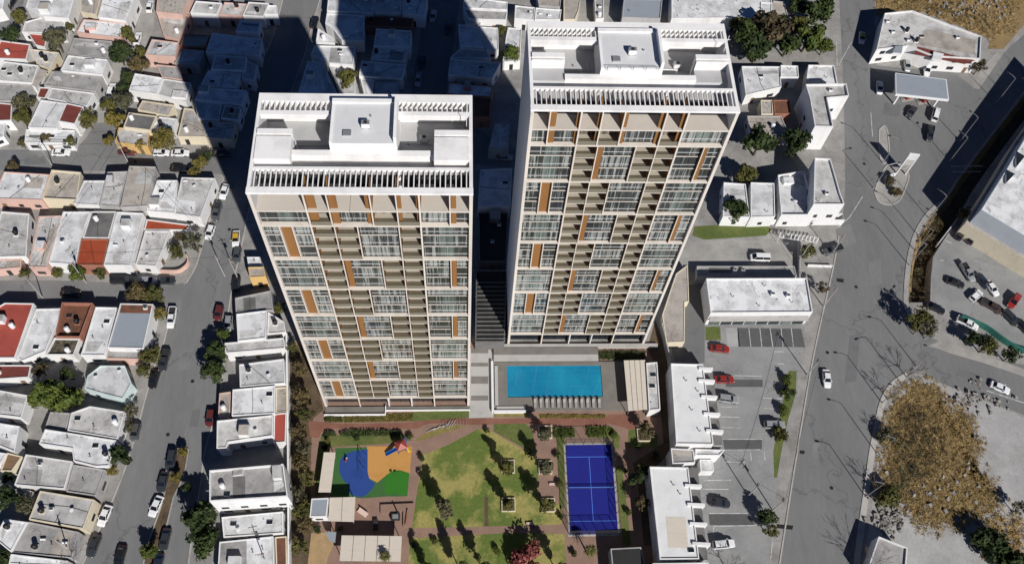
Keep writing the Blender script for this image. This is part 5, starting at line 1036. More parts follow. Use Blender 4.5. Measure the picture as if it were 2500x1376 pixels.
TR = [(45, 40, 19, 'olive', 'olive tree at the top left corner, across the lane from the wide white house', 'round', NW), (24, 84, 27, 'dark', 'dark green tree at the left edge above the red roof', 'round', NW),
 (137, 97, 31, 'greyg', 'grey green tree right of the small red roof', 'round', NW), (171, 66, 13, 'olive', 'little olive tree below the wide white house', 'round', NW),
 (312, 85, 21, 'olive', 'olive tree above the round dark tree in the lane', 'round', NW), (290, 130, 30, 'dark', 'round dark tree in the lane', 'round', NW), (343, 126, 14, 'olive', 'small olive tree left of the square white roof with pink walls', 'round', NW),
 (338, 157, 28, 'dry', 'brown dry tree below the square white roof with pink walls', 'wispy', NW), (310, 188, 18, 'dark', 'narrow dark green tree left of a white roof, upper half', 'round', NW), (303, 212, 17, 'dark', 'dark bush just below the narrow dark green tree', 'round', NW),
 (298, 245, 26, 'greyg', 'grey green tree right of the boxy white car', 'round', NW), (265, 258, 22, 'olive', 'olive tree overhanging the lane, left of the grey green one', 'round', NW), (283, 290, 24, 'yellow', 'ochre tree left of the dark grey roof', 'round', NW),
 (58, 250, 30, 'greyg', 'big grey green tree above the faded red roof', 'wispy', NW), (52, 285, 24, 'olive', 'dense olive tree right of the faded red roof', 'round', NW), (213, 290, 26, 'olive', 'olive tree at the corner of the red-brown roof', 'wispy', NW),
 (115, 336, 15, 'dry', 'brown tree standing in the porch with arches', 'round', NW), (169, 345, 16, 'olive', 'small olive tree at the right end of the porch with arches', 'round', NW), (54, 350, 11, 'dry', 'small dry tree at the left end of the porch with arches', 'round', NW),
 (265, 342, 14, 'yellow', 'little ochre tree left of the yellow walled house', 'round', NW), (398, 340, 34, 'yellow', 'big ochre tree right of the yellow walled house', 'wispy', NW), (346, 352, 17, 'yellow', 'small ochre tree in front of the yellow walled house', 'wispy', NW),
 (30, 406, 15, 'dry', 'brownish round tree on the pavement of the upper cross street', 'round', NW), (488, 395, 20, 'yellow', 'yellowish tree on the corner by the avenue', 'round', NW), (475, 420, 14, 'yellow', 'smaller yellowish tree at the corner, below the other', 'round', NW), (505, 382, 15, 'dark', 'dark bush behind the yellowish corner tree', 'round', NW),
 (851, 193, 26, 'olive', 'lone sunlit tree behind the left tower', 'round', None), (1247, 132, 23, 'green', 'small round green tree beside the right tower', 'round', None), (1224, 73, 13, 'olive', 'little olive tree at the top left of the right tower', 'round', None),
 (60, 665, 15, 'olive', 'olive bush in front of the pink porch on the lower cross street', 'round', None), (140, 664, 14, 'olive', 'small olive tree left of the leafy green pair, lower cross street', 'round', None), (186, 664, 24, 'green', 'leafy green tree on the pavement under the rust red slab', 'round', None), (245, 666, 15, 'olive', 'small tree right under the comet stained roof', 'round', None),
 (330, 714, 30, 'dry', 'wide brownish tree in front of the blue grey roof', 'round', None), (378, 718, 24, 'olive', 'olive tree right of the wide brownish one', 'round', None), (390, 766, 18, 'yellow', 'yellow green tree at the corner of the blue grey roof', 'round', None),
 (366, 868, 28, 'olive', 'tall olive tree on the kerb beside the dark pickup', 'wispy', None), (352, 902, 22, 'olive', 'lower olive tree right above the black car on the kerb', 'wispy', None), (472, 592, 30, 'greyg', 'bare grey green tree at the curved corner wall', 'sparse', None), (430, 612, 22, 'olive', 'olive tree inside the curved corner wall', 'wispy', None), (440, 578, 18, 'dry', 'dry tree at the upper end of the curved corner wall', 'wispy', None),
 (546, 815, 19, 'green', 'yellow green bush beside the clean square white roof', 'round', None), (530, 858, 30, 'dark', 'dark avenue tree left of the narrow white strip roof', 'round', None), (520, 905, 34, 'dark', 'large dark avenue tree left of the roof with two black tanks', 'round', None),
 (110, 965, 44, 'green', 'big green tree over the pale roofs at the left', 'round', None), (165, 968, 42, 'green', 'big green tree right of its twin, beside the teal shade-coloured wall', 'round', None), (165, 912, 20, 'dark', 'dark tree above the big green ones', 'round', None), (98, 900, 22, 'umber', 'brown red tree beside the roof with the round white tank', 'wispy', None),
 (293, 1112, 29, 'dark', 'dark tree on the kerb of the avenue, below the bare one', 'round', None), (275, 1148, 17, 'yellow', 'yellowing bush under the dark kerb tree', 'wispy', None), (322, 1000, 22, 'greyg', 'bare grey tree on the kerb of the avenue', 'sparse', None), (312, 1040, 20, 'greyg', 'half bare tree beside the grey car', 'sparse', None),
 (22, 1212, 32, 'dark', 'dark tree in the yard at the left edge, lower half', 'round', None), (60, 1232, 26, 'greyg', 'grey green tree in the yard right of the dark one', 'wispy', None), (20, 1165, 16, 'dark', 'dark tree behind the brown plank roof', 'round', None), (5, 1362, 24, 'dark', 'dark tree in the bottom left corner', 'round', None),
 (490, 1268, 44, 'dark', 'big dark green tree left of the tall white modern house', 'round', None), (497, 1318, 40, 'dark', 'lower big dark green tree, left of the half grey roof', 'round', None), (455, 1190, 14, 'dark', 'small dark tree in the shadow of the modern house', 'round', None),
 (365, 1345, 24, 'green', 'yellow green tree at the lower end of the median', 'round', None), (445, 1103, 14, 'yellow', 'small yellow tree at the head of the median', 'round', None), (430, 1164, 14, 'yellow', 'small yellow tree in the middle of the median', 'round', None),
 (1880, 78, 46, 'umber', 'brown crowned big tree in the grove at the top right of the right tower', 'round', None), (1828, 90, 40, 'dark', 'dark tree nearest the right tower in the top grove', 'round', None), (1850, 118, 34, 'dark', 'low dark tree at the lower edge of the top grove', 'round', None), (1925, 105, 32, 'dark', 'dark tree in the middle of the top grove', 'round', None), (1975, 88, 38, 'green', 'bright green tree at the right end of the top grove', 'round', None), (2000, 20, 38, 'dark', 'dark tree at the top edge beside the avenue', 'round', None), (1945, 12, 24, 'dark', 'dark tree at the top edge left of the avenue tree', 'round', None),
 (1856, 342, 42, 'dark', 'dark tree right of the right tower, left of a matching one', 'round', None), (1945, 350, 36, 'dark', 'dark tree in front of the tall L shaped building', 'round', None), (1795, 510, 30, 'dark', 'dark tree in front of the two small white roofs', 'round', None), (1822, 425, 26, 'olive', 'olive tree above the two small white roofs', 'round', None),
 (1972, 612, 22, 'olive', 'olive tree at the driveway mouth', 'wispy', None), (2008, 700, 18, 'umber', 'brown shrub at the corner of the wide commercial building', 'sparse', None), (2248, 778, 36, 'olive', 'olive tree at the end of the drainage channel', 'wispy', None), (2270, 800, 24, 'greyg', 'grey green tree by the lamp at the road corner', 'wispy', None),
 (2410, 842, 26, 'olive', 'olive tree over the green fence', 'wispy', None), (2375, 828, 20, 'dark', 'dark bush left of the olive tree over the green fence', 'round', None), (2470, 865, 24, 'dark', 'dark shrub at the right end of the green fence', 'wispy', None), (2355, 515, 24, 'umber', 'bare brown shrub on the bank by the big warehouse', 'sparse', None),
 (1920, 925, 17, 'green', 'upper round hedge shrub beside the car park', 'bush', 'hedge shrubs beside the car park'), (1924, 960, 19, 'dark', 'dark hedge shrub second down beside the car park', 'bush', 'hedge shrubs beside the car park'), (1912, 1000, 15, 'green', 'green hedge shrub third down beside the car park', 'bush', 'hedge shrubs beside the car park'), (1905, 1062, 22, 'olive', 'olive hedge shrub below the silver car at the hedge', 'bush', 'hedge shrubs beside the car park'),
 (1872, 1262, 24, 'dark', 'dark tree at the edge of the lower car park', 'round', None), (1880, 1295, 20, 'olive', 'olive tree below the dark one at the lower car park', 'wispy', None),
 (1583, 1045, 26, 'dry', 'sparse brownish tree over the square planter by the pool house', 'sparse', None), (1570, 1150, 22, 'dark', 'dark tree between the blue court and the lower shop row', 'wispy', None), (1568, 1225, 22, 'umber', 'brown tree between the blue court and the lower shop row, lower', 'wispy', None),
 (2165, 1062, 24, 'greyg', 'grey green bush at the kerb of the vacant lot, upper', 'bush', None), (2170, 1210, 30, 'olive', 'olive bush at the kerb of the vacant lot, lower', 'bush', None), (2420, 1330, 44, 'dark', 'dark bush at the lower right of the vacant lot', 'bush', None), (2470, 1365, 40, 'dark', 'dark bush in the bottom right corner', 'bush', None), (2490, 1240, 20, 'greyg', 'grey shrub at the right edge of the vacant lot', 'sparse', None),
 (2172, 440, 14, 'umber', 'brown shrub on the traffic island below the totem sign', 'bush', None), (2190, 470, 13, 'dry', 'dry shrub at the tip of the traffic island', 'bush', None), (2393, 160, 20, 'umber', 'bare brown tree at the corner of the convenience store', 'sparse', None)]
TR += [(1802, 62, 22, 'olive', 'olive tree between the long warehouse and the right tower', 'round', None), (1905, 62, 26, 'dark', 'dark tree at the back of the top grove, left', 'round', None), (1948, 62, 24, 'olive', 'olive tree at the back of the top grove, right', 'round', None), (2012, 112, 20, 'green', 'green tree at the pavement end of the top grove', 'round', None)]
for x, y, r_, lf, lb, sh, gr in TR: tree(x, y, r_, lf, lb, sh, gr, 'shrub' if sh == 'bush' else 'tree', 'shrub' if sh == 'bush' else 'tree')
GW = 'trees along the white garden wall'
for x, y, r_, lf, lb, sh in ((712, 848, 13, 'olive', 'topmost olive tree of the garden wall row', 'wispy'), (682, 752, 13, 'olive', 'olive tree beside the cluttered little white roof at the left tower', 'wispy'), (732, 900, 18, 'umber', 'brown sparse tree high in the garden wall row', 'sparse'), (738, 968, 20, 'umber', 'brown tree in the garden wall row left of the terrace', 'wispy'), (748, 1010, 20, 'olive', 'olive tree in the garden wall row at the end of the red path', 'wispy'), (728, 1052, 20, 'umber', 'brown tree in the garden wall row just below the red path', 'wispy'), (742, 1092, 20, 'dry', 'dry tree in the garden wall row above the playground canopy', 'wispy'), (735, 1130, 19, 'umber', 'brown tree in the garden wall row left of the playground canopy', 'wispy'), (748, 1165, 20, 'olive', 'olive tree in the garden wall row beside the playground canopy', 'wispy'), (732, 1203, 19, 'dry', 'dry tree in the garden wall row left of the grey roof', 'wispy'), (738, 1245, 20, 'olive', 'olive tree in the garden wall row below the grey roof', 'wispy'), (745, 1282, 18, 'umber', 'brown tree in the garden wall row above the sand', 'wispy'), (735, 1335, 20, 'olive', 'lowest olive tree of the garden wall row', 'wispy')):
    tree(x, y, r_ * 1.3, {'umber': 'dry', 'dry': 'greyg'}.get(lf, lf), lb, 'wispy', GW)
# slim columnar trees of the lawn
GL = 'slim trees of the garden lawn'
for x, y, r_, lf, lb, h in ((1083, 1242, 17, 'greyg', 'slim pale tree on the lawn beside the playground path', 4.6), (1240, 1138, 13, 'olive', 'slim tree in the upper left square planter', 3.6), (1241, 1232, 13, 'olive', 'slim tree in the lower left square planter', 3.6), (1332, 1140, 13, 'greyg', 'slim tree in the upper right square planter', 3.8), (1337, 1234, 14, 'olive', 'slim tree in the lower right square planter', 4.2), (1333, 1054, 13, 'greyg', 'slim tree in the planter above the blue court', 3.4),
    (1128, 1386, 14, 'olive', 'slim tree at the bottom edge of the lawn, left of its twin', 4.5), (1186, 1388, 14, 'olive', 'slim tree at the bottom edge of the lawn, middle', 4.6), (1374, 1392, 15, 'olive', 'slim tree at the bottom edge of the lawn below the blue court', 5.0), (1040, 1385, 13, 'olive', 'slim tree at the bottom edge of the lawn beside the large cream canopy', 3.6), (1555, 1170, 14, 'dark', 'slim dark tree at the right of the blue court', 4.2)):
    tree(x, y, r_ * 1.45, lf, lb, 'column', GL, hc=h * 1.35)
tree(1288, 1362, 46, 'redb', 'mound of red bougainvillea on the lower lawn', 'bush', None, 'flowering_shrub', 'shrub')
def palm(x, y, r, label, h=4.5):
    c = G(x, y, h); t = thing('palm_tree', label, 'palm', (c.x, c.y, 0)); b = MB(); b.tube((c.x, c.y, 0), (c.x + .1, c.y, h), .2, MT['bark'], 8, .13); b.build('trunk', t); b = MB(); rr = random.Random(int(x))
    for i in range(26):
        a = i * 2.4; L = r * rr.uniform(.8, 1.1); up = rr.uniform(.1, .9); p0 = Vector((c.x + .1, c.y, h)); pr = p0
        for s in range(1, 5):
            f = s / 4; p1 = p0 + Vector((math.cos(a) * L * f, math.sin(a) * L * f, L * (up * f - 1.0 * f * f))); d = Vector((-math.sin(a), math.cos(a), 0)) * .22 * (1.1 - f)
            d0 = Vector((-math.sin(a), math.cos(a), 0)) * .22 * (1.1 - f + .25); b.poly([pr - d0, p1 - d, p1 + d, pr + d0], LEAF['olive']); pr = p1
    b.build('crown', t)
palm(1442, 1342, 1.6, 'palm at the lower corner of the blue court'); palm(938, 1356, 1.4, 'palm rising beside the large cream canopy', 4.8)

# dry scrub, straw and rubble
def scrub(name, k, poly, n, leaf, hmin, hmax, label, seed, ln=.62):
    q = [(v.x, v.y) for v in GP(k, poly)]; xs = [p[0] for p in q]; ys = [p[1] for p in q]; r = random.Random(seed); b = MB(); mat = LEAF[leaf]
    def ins(x, y):
        s = False
        for i in range(len(q)):
            x1, y1 = q[i]; x2, y2 = q[i - 1]
            if (y1 > y) != (y2 > y) and x < (x2 - x1) * (y - y1) / (y2 - y1) + x1: s = not s
        return s
    m = 0
    while m < n:
        cx = r.uniform(min(xs), max(xs)); cy = r.uniform(min(ys), max(ys))
        if not ins(cx, cy): continue
        cx += r.gauss(0, .9); cy += r.gauss(0, .9); R_ = r.uniform(.35, 1.0); H_ = r.uniform(hmin, hmax); a0 = r.uniform(0, 6.28)
        for i in range(r.randrange(12, 26)):
            a = a0 + r.gauss(0, 1.0); rr = R_ * r.random(); p = Vector((cx + math.cos(a) * rr, cy + math.sin(a) * rr, H_ * r.uniform(.05, 1)))
            d = Vector((math.cos(a), math.sin(a), r.uniform(-.15, .4))).normalized() * ln * r.uniform(.4, 1.2); w = d.cross(Vector((r.gauss(0, 1), r.gauss(0, 1), 1))).normalized() * .055
            b.poly([p - w, p + d - w * .3, p + d + w * .3, p + w], mat); m += 1
    o = b.build(name); tag(o, label, 'scrub', None, 'stuff'); return o
LOT = [(950, 130), (1080, 25), (1240, 30), (1330, 170), (1440, 230), (1540, 300), (1590, 400), (1600, 660), (1480, 690), (1560, 730), (1700, 780), (1760, 900), (1720, 1000), (1560, 1080), (1380, 1120), (1200, 1130), (1070, 1060), (1000, 960), (850, 900), (870, 600), (890, 420)]
scrub('dry_scrub', 'L', LOT, 36000, 'straw', .06, .5, 'straw coloured dry scrub covering the vacant lot', 5)
scrub('dark_scrub', 'L', [(1020, 260), (1150, 220), (1300, 320), (1300, 480), (1280, 640), (1200, 760), (1080, 740), (1000, 560), (960, 480)], 4200, 'umber', .2, .9, 'dark brown thicket in the middle of the vacant lot', 6)
scrub('dark_scrub', 'L', [(1040, 480), (1120, 620), (1100, 900), (960, 900), (880, 880), (900, 800)], 1300, 'greyg', .3, 1.0, 'grey green thicket at the kerb side of the vacant lot', 7)
scrub('dry_scrub', 'L', [(1690, 1040), (1914, 1010), (1914, 1380), (1700, 1380), (1560, 1200)], 4200, 'straw', .3, 1.1, 'rusty scrub in the bottom right corner', 8)
scrub('dry_scrub', 'J', [(830, -60), (1960, -60), (1880, 60), (1800, 240), (1720, 330), (1600, 270), (1180, 150), (960, 80), (850, 90)], 9500, 'straw', .15, .8, 'straw field at the top right behind the convenience store', 9)
scrub('dark_scrub', 'J', [(900, -60), (1300, -60), (1500, 60), (1700, 170), (1600, 230), (1300, 130), (1000, 60)], 2600, 'dry', .2, .8, 'brown weeds scattered through the straw field', 10)
scrub('dry_scrub', 'K', [(1290, 180), (1390, 130), (1250, 330), (1180, 470), (1130, 640), (1130, 820), (1100, 830), (1110, 600), (1180, 350)], 2200, 'dry', -.6, .3, 'brown weeds on the bank of the drainage channel', 12)
def rocks(k, cx, cy, sx, sy, n, label, seed):
    r = random.Random(seed); b = MB()
    for i in range(n):
        p = GP(k, [(cx + r.gauss(0, sx), cy + r.gauss(0, sy))])[0]; s = r.uniform(.15, .55); m = Matrix.Rotation(r.uniform(0, 3), 3, Vector((r.random(), r.random(), r.random() + .1)).normalized())
        vs = [m @ Vector((x * s * r.uniform(.6, 1.2), y * s * r.uniform(.6, 1), z * s * .6)) + Vector((p.x, p.y, s * .3)) for x in (-1, 1) for y in (-1, 1) for z in (-1, 1)]
        for f in ((0, 1, 3, 2), (4, 6, 7, 5), (0, 4, 5, 1), (2, 3, 7, 6), (0, 2, 6, 4), (1, 5, 7, 3)): b.poly([vs[j] for j in f], MT['rock'])
    o = b.build('rubble'); tag(o, label, 'rubble', None, 'stuff')
rocks('L', 930, 1060, 60, 50, 110, 'pale rubble heap at the lower edge of the vacant lot', 1); rocks('L', 1270, 780, 130, 100, 30, 'pale stones scattered through the scrub of the vacant lot', 2); rocks('L', 1560, 160, 120, 60, 60, 'small stones along the side road edge of the vacant lot', 3)
rocks('J', 1560, 60, 160, 50, 90, 'pale stones in the straw field at the top right', 4); rocks('B', 500, 1160, 40, 25, 60, 'brown clutter inside the patio house', 5)
H('P', [(2143, 1309), (2214, 1337), (2206, 1430), (2112, 1400)], 3.6, 'grey', 'w_white', 'low white edged shed at the kerb under the rubble heap', '', cat='shed', name='shed', win=0, par=.5)

# leafless trees along the kerbs
def bare_tree(x, y, h, label, seed):
    c = G(x, y); t = thing('tree', label, 'tree', c, 0, 'leafless kerb trees'); t['_o'] = (0, 0, 0); r = random.Random(seed); bt = MB(); bb = MB()
    bt.tube((0, 0, 0), (.1, 0, h * .38), .13, MT['bark'], 6, .09); bt.build('trunk', t)
    def grow(p, d, L, rad, k):
        e = p + d * L; bb.tube(p, e, rad, MT['bark'], 4, rad * .6)
        if k == 0: return
        for i in range(3 if k > 1 else 4):
            nd = (d + Vector((r.gauss(0, .5), r.gauss(0, .5), r.uniform(-.1, .35)))).normalized(); grow(p.lerp(e, r.uniform(.55, 1)), nd, L * r.uniform(.55, .8), rad * .6, k - 1)
    for i in range(5):
        a = i * 1.256 + r.random(); grow(Vector((.1, 0, h * r.uniform(.28, .38))), Vector((math.cos(a) * .7, math.sin(a) * .7, .8)).normalized(), h * .27, .06, 3)
    bb.build('branches', t)
for i, v in enumerate(((2228, 815, 7.5, 'leafless tree at the end of the channel bank, casting a branching shadow'), (2212, 920, 7, 'leafless tree on the tip of the scrub lot'), (2166, 975, 6.5, 'leafless tree on the curved kerb of the scrub lot'), (2146, 1065, 5.5, 'leafless tree just above the lamp on the scrub lot kerb'), (2124, 1190, 6, 'leafless tree on the kerb beside the olive bush'), (2108, 1392, 10, 'leafless tree at the bottom kerb below the white edged shed'), (1775, 1392, 7, 'leafless tree at the bottom of the lower car park'), (2505, 238, 8, 'leafless tree at the right edge above the channel'), (325, 1030, 6, 'leafless tree on the left avenue kerb beside the grey car'), (187, 1368, 7, 'leafless tree at the bottom left beside the utility pole'))): bare_tree(*v, i)
# shrubs and clumps of the garden
for i, (x, y, r_, lf, lb) in enumerate(((1030, 1118, 9, 'dark', 'dark shrub at the corner of the playground path'), (1190, 1050, 8, 'olive', 'olive shrub at the upper tip of the main lawn'), (1290, 1100, 10, 'green', 'green shrub on the edge of the small triangular lawn'), (1360, 1110, 9, 'dark', 'dark shrub left of the top corner of the blue court'), (1366, 1180, 9, 'olive', 'olive shrub left of the middle of the blue court'), (1368, 1260, 9, 'dark', 'dark shrub left of the lower part of the blue court'), (1528, 1150, 8, 'olive', 'olive shrub on the strip right of the blue court'), (1534, 1250, 10, 'green', 'green shrub low on the strip right of the blue court'), (1500, 1060, 9, 'green', 'green shrub at the bend of the red path by the court'), (1555, 1085, 10, 'dark', 'dark shrub under the square planter lawn'), (1010, 1330, 10, 'dark', 'dark shrub right of the large cream canopy'), (1060, 1320, 9, 'olive', 'olive shrub on the lower lawn under the path'), (1215, 1345, 11, 'green', 'green shrub left of the red bougainvillea'), (1400, 1350, 10, 'olive', 'olive shrub right of the red bougainvillea'), (800, 1075, 9, 'olive', 'olive shrub at the upper left corner of the playground'), (870, 1068, 9, 'dark', 'dark shrub above the blue rubber'), (1000, 1066, 9, 'olive', 'olive shrub behind the play tower'), (775, 1290, 12, 'dark', 'dark shrub between kiosk and sand'), (830, 1290, 9, 'olive', 'olive shrub above the large cream canopy'), (1590, 1190, 12, 'dark', 'dark shrub against the lower shop row'), (1600, 1110, 12, 'dark', 'dark shrub below the upper shop row'))):
    tree(x, y, r_, lf, lb, 'bush', 'shrubs of the garden', 'shrub', 'shrub')
# ------------------------------------------------------------------ poles and lamps
_lamp = None
def lamp(x, y, ax, ay, label, h=10.5, arm=2.2):
    global _lamp
    c = G(x, y); e = G(x + ax, y + ay) - c; a = math.atan2(e.y, e.x)
    if _lamp is None:
        t = thing('street_lamp', label, 'street lamp', (0, 0, 0), 0, 'street lamps along the wide avenue'); ch = []
        b = MB(); b.cyl(0, 0, 0, .25, .22, MT['drive'], 10); b.tube((0, 0, .2), (0, 0, 10.2), .11, MT['metal'], 8, .07); ch.append(b.build('pole', t))
        b = MB(); b.tube((0, 0, 10.1), (1.0, 0, 10.45), .055, MT['metal'], 6); b.tube((1.0, 0, 10.45), (2.2, 0, 10.5), .05, MT['metal'], 6); ch.append(b.build('arm', t))
        b = MB(); b.box(2.1, 2.9, -.16, .16, 10.42, 10.58, MT['dmetal']); ch.append(b.build('lamp_head', t)); _lamp = (t, ch); t.location = c; t.rotation_euler.z = a; t.scale = (1, 1, h / 10.5)
    else: copy_tree(_lamp[0], _lamp[1], c, a, label, None, (1, 1, h / 10.5))
for v in ((2140, 1106, -30, -6, 'street lamp at the kerb beside the middle of the scrub lot'), (2113, 1212, -30, -4, 'street lamp at the kerb beside the lower scrub'), (2235, 615, -30, -10, 'street lamp on the bank above the channel bend, nearest the road'), (2219, 648, -30, -8, 'street lamp on the bank just below the channel bend'),
          (2242, 576, -30, -14, 'street lamp on the bank upstream of the channel bend'), (2267, 533, -30, -20, 'street lamp at the upper end of the channel bank'), (2257, 826, 24, -30, 'pale street lamp at the road corner near the green fence'), (2236, 893, -30, -6, 'street lamp at the top of the scrub lot corner'),
          (2200, 936, -26, 10, 'street lamp on the curved kerb of the scrub lot'), (2343, 346, -24, -16, 'street lamp between forecourt and slanting road, upper'), (2318, 394, -24, -16, 'street lamp between forecourt and slanting road, lower'), (2432, 252, -24, -16, 'street lamp by the far end of the convenience store'),
          (2476, 254, -20, -10, 'street lamp at the right edge across from the store'), (2132, 459, 24, -4, 'street lamp at the foot of the traffic island'), (2155, 398, -20, -6, 'street lamp between the two traffic islands'), (2153, 983, -30, -4, 'street lamp on the curved kerb under the leafless tree shadow')): lamp(*v)
_pole = None
def pole(x, y, a, label, h=9.5):
    global _pole
    c = G(x, y)
    if _pole is None:
        t = thing('utility_pole', label, 'utility pole', c, a, 'utility poles of the side streets'); t['_o'] = (0, 0, 0); ch = []
        b = MB(); b.tube((0, 0, 0), (0, 0, 9.5), .14, MT['w_grey'], 8, .09); ch.append(b.build('pole', t)); b = MB(); b.tube((-.9, 0, 9.1), (.9, 0, 9.1), .06, MT['wood'], 5); b.tube((-.6, 0, 8.3), (.6, 0, 8.3), .05, MT['wood'], 5); ch.append(b.build('crossarm', t))
        b = MB(); b.cyl(.3, .25, 7.2, 8.0, .24, MT['metal'], 10); ch.append(b.build('transformer', t)); _pole = (t, ch)
    else: copy_tree(_pole[0], _pole[1], c, a, label)
for v in ((581, 680, .3, 'utility pole beside the yellow walled house'), (549, 674, 1.0, 'utility pole on the avenue left of the black shaded car'), (104, 726, 1.5, 'utility pole beside the bright red roof'), (316, 402, 1.4, 'utility pole at the raised grey tan roof'), (211, 690, 1.2, 'utility pole on the lower cross street under the leafy green tree'), (130, 408, 1.5, 'utility pole in front of the cream courtyard house'), (180, 1345, 1.3, 'utility pole over the darker weathered roof'), (655, 1375, .2, 'utility pole at the bottom beside the brown plank roof'),
          (2030, 620, .4, 'utility pole at the driveway mouth by the grey pickup'), (1948, 640, .4, 'utility pole at the corner of the wide commercial building'), (1970, 915, .8, 'utility pole on the pavement right of the hedge'), (1826, 1210, .8, 'utility pole in the lower car park'), (1886, 1245, .8, 'utility pole beside the dark tree of the lower car park'), (2010, 748, .5, 'utility pole at the right end of the commercial front')): pole(*v)

for i, (p, q_, lb) in enumerate((((104, 726), (316, 402), 'sagging cable between the red roof and the raised tan roof'), ((211, 690), (549, 674), 'sagging cable along the lower cross street'), ((316, 402), (581, 680), 'sagging cable across the avenue to the yellow walled house'), ((130, 408), (316, 402), 'sagging cable along the upper cross street'), ((1948, 640), (2010, 748), 'sagging cable beside the wide commercial building'), ((1826, 1210), (1886, 1245), 'short sagging cable over the lower car park'), ((1886, 1245), (1970, 915), 'long sagging cable beside the avenue pavement'))):
    a, c = G(*p), G(*q_); b = MB(); L = [a.lerp(c, k / 10) + Vector((0, 0, 9.1 - 4 * .06 * (a - c).length * .25 * (k / 10) * (1 - k / 10))) for k in range(11)]
    for k in range(10): b.tube(L[k], L[k + 1], .03, MT['tyre'], 4)
    o = b.build('overhead_cable'); tag(o, lb, 'cable')

# ------------------------------------------------------------------ walls and fences
def wall(k, pts, w, h, mat, label, cat='wall', name='garden_wall', smooth=1):
    o = ribbon(name, k, curve(pts, 5) if smooth else pts, w, -.02, h, MT[mat], None); tag(o, label, cat); return o
wall('P', [(704, 826), (707, 1000), (709, 1200), (710, 1420)], .35, 2.8, 'w_white', 'long white wall between the avenue houses and the garden', smooth=0)
wall('P', [(1612, 800), (1630, 880), (1640, 990), (1647, 1090)], .3, 2.6, 'w_grey', 'grey wall between the pool house and the upper shop row', smooth=0)
wall('B', [(1000, 600), (1270, 618), (1350, 590), (1382, 545), (1368, 500)], .35, 1.3, 'w_pink', 'curved pale pink wall round the street corner')
wall('P', [(2340, 778), (2400, 802), (2450, 838), (2500, 862), (2600, 890)], .3, 2.0, 'green_p', 'teal green fence along the lower edge of the walled car park', 'fence', 'fence')
wall('P', [(1840, 503 + 28), (1900, 536), (2050, 533), (2054, 548), (1840, 548)], .3, 2.2, 'w_white', 'white wall at the foot of the tall corner block', smooth=0)
wall('P', [(1948, 590), (1948, 690)], .25, 1.6, 'w_grey', 'thin grey wall at the right end of the driveway', smooth=0)
wall('P', [(1970, 650), (2030, 652)], .25, .9, 'w_white', 'short white kerb wall at the driveway mouth', smooth=0)
wall('P', [(2284, 603), (2340, 530)], .3, 1.0, 'w_grey', 'grey parapet between channel and warehouse corner', smooth=0)

# petrol station
cn = [(2186, 178), (2311, 194), (2317, 244), (2187, 230)]
q = ccw([(v.x, v.y) for v in GP('P', cn, 5.8)]); cc = Vector((sum(p[0] for p in q) / 4, sum(p[1] for p in q) / 4, 0))
t = thing('station_canopy', 'flat grey petrol station canopy with a white edge', 'canopy', cc)
b = MB(); b.prism(q, 5.1, 5.8, MT['wmetal']); b.build('fascia', t); b = MB(); b.prism(inset(q, .25), 5.801, 5.84, MT['blue']); b.build('roof', t)
ins = inset(q, 1.8)
for p in ins: b = MB(); b.box(p[0] - .2, p[0] + .2, p[1] - .2, p[1] + .2, 0, 5.09, MT['wmetal']); b.build('column', t)
for i, (x, y, lb) in enumerate(((2214, 243, 'left red petrol pump island under the canopy edge'), (2254, 250, 'right red petrol pump island under the canopy edge'))):
    c = G(x, y); t = thing('petrol_pump', lb, 'petrol pump', c, .2, 'petrol pumps'); t['_o'] = (0, 0, 0)
    b = MB(); b.box(-1.8, 1.8, -.6, .6, 0, .18, MT['drive']); b.build('island', t); b = MB(); b.box(-.45, .45, -.3, .3, .181, 1.9, MT['red_p'], MT['wmetal']); b.box(-.5, .5, -.34, .34, 1.901, 2.1, MT['wmetal']); b.build('pump_body', t)
    b = MB(); b.box(-.3, .3, -.33, -.303, 1.2, 1.6, MT['glass']); b.build('display', t); b = MB(); b.tube((.5, 0, .5), (.62, .1, 1.5), .03, MT['tyre']); b.build('hose', t); b = MB(); b.cyl(1.4, 0, .181, 1.0, .09, MT['red_p']); b.cyl(-1.4, 0, .181, 1.0, .09, MT['red_p']); b.build('bollard', t)
c = G(2199, 424); t = thing('totem_sign', 'tall white framed totem sign with grey panels on the traffic island', 'sign', c, R(-8)); t['_o'] = (0, 0, 0)
b = MB(); b.box(-1.3, -1.05, -.2, .2, 0, 8.6, MT['wmetal']); b.box(1.05, 1.3, -.2, .2, 0, 8.6, MT['wmetal']); b.box(-1.05, 1.05, -.2, .2, 8.35, 8.6, MT['wmetal']); b.build('frame', t)
for z0, z1, m in ((2.0, 3.9, 'grey'), (4.0, 6.1, 'stone'), (6.2, 8.3, 'coreroof')): b = MB(); b.box(-1.049, 1.049, -.14, .14, z0, z1, MT[m]); b.build('sign_panel', t)
c = G(2170, 436); t = thing('sign_board', 'low white board among the shrubs of the traffic island', 'sign', c, R(20)); t['_o'] = (0, 0, 0)
b = MB(); b.box(-1.6, 1.6, -.08, .08, .5, 1.9, MT['wmetal']); b.build('board', t); b = MB(); b.box(-1.4, -1.3, -.05, .05, 0, .499, MT['metal']); b.box(1.3, 1.4, -.05, .05, 0, .499, MT['metal']); b.build('legs', t)
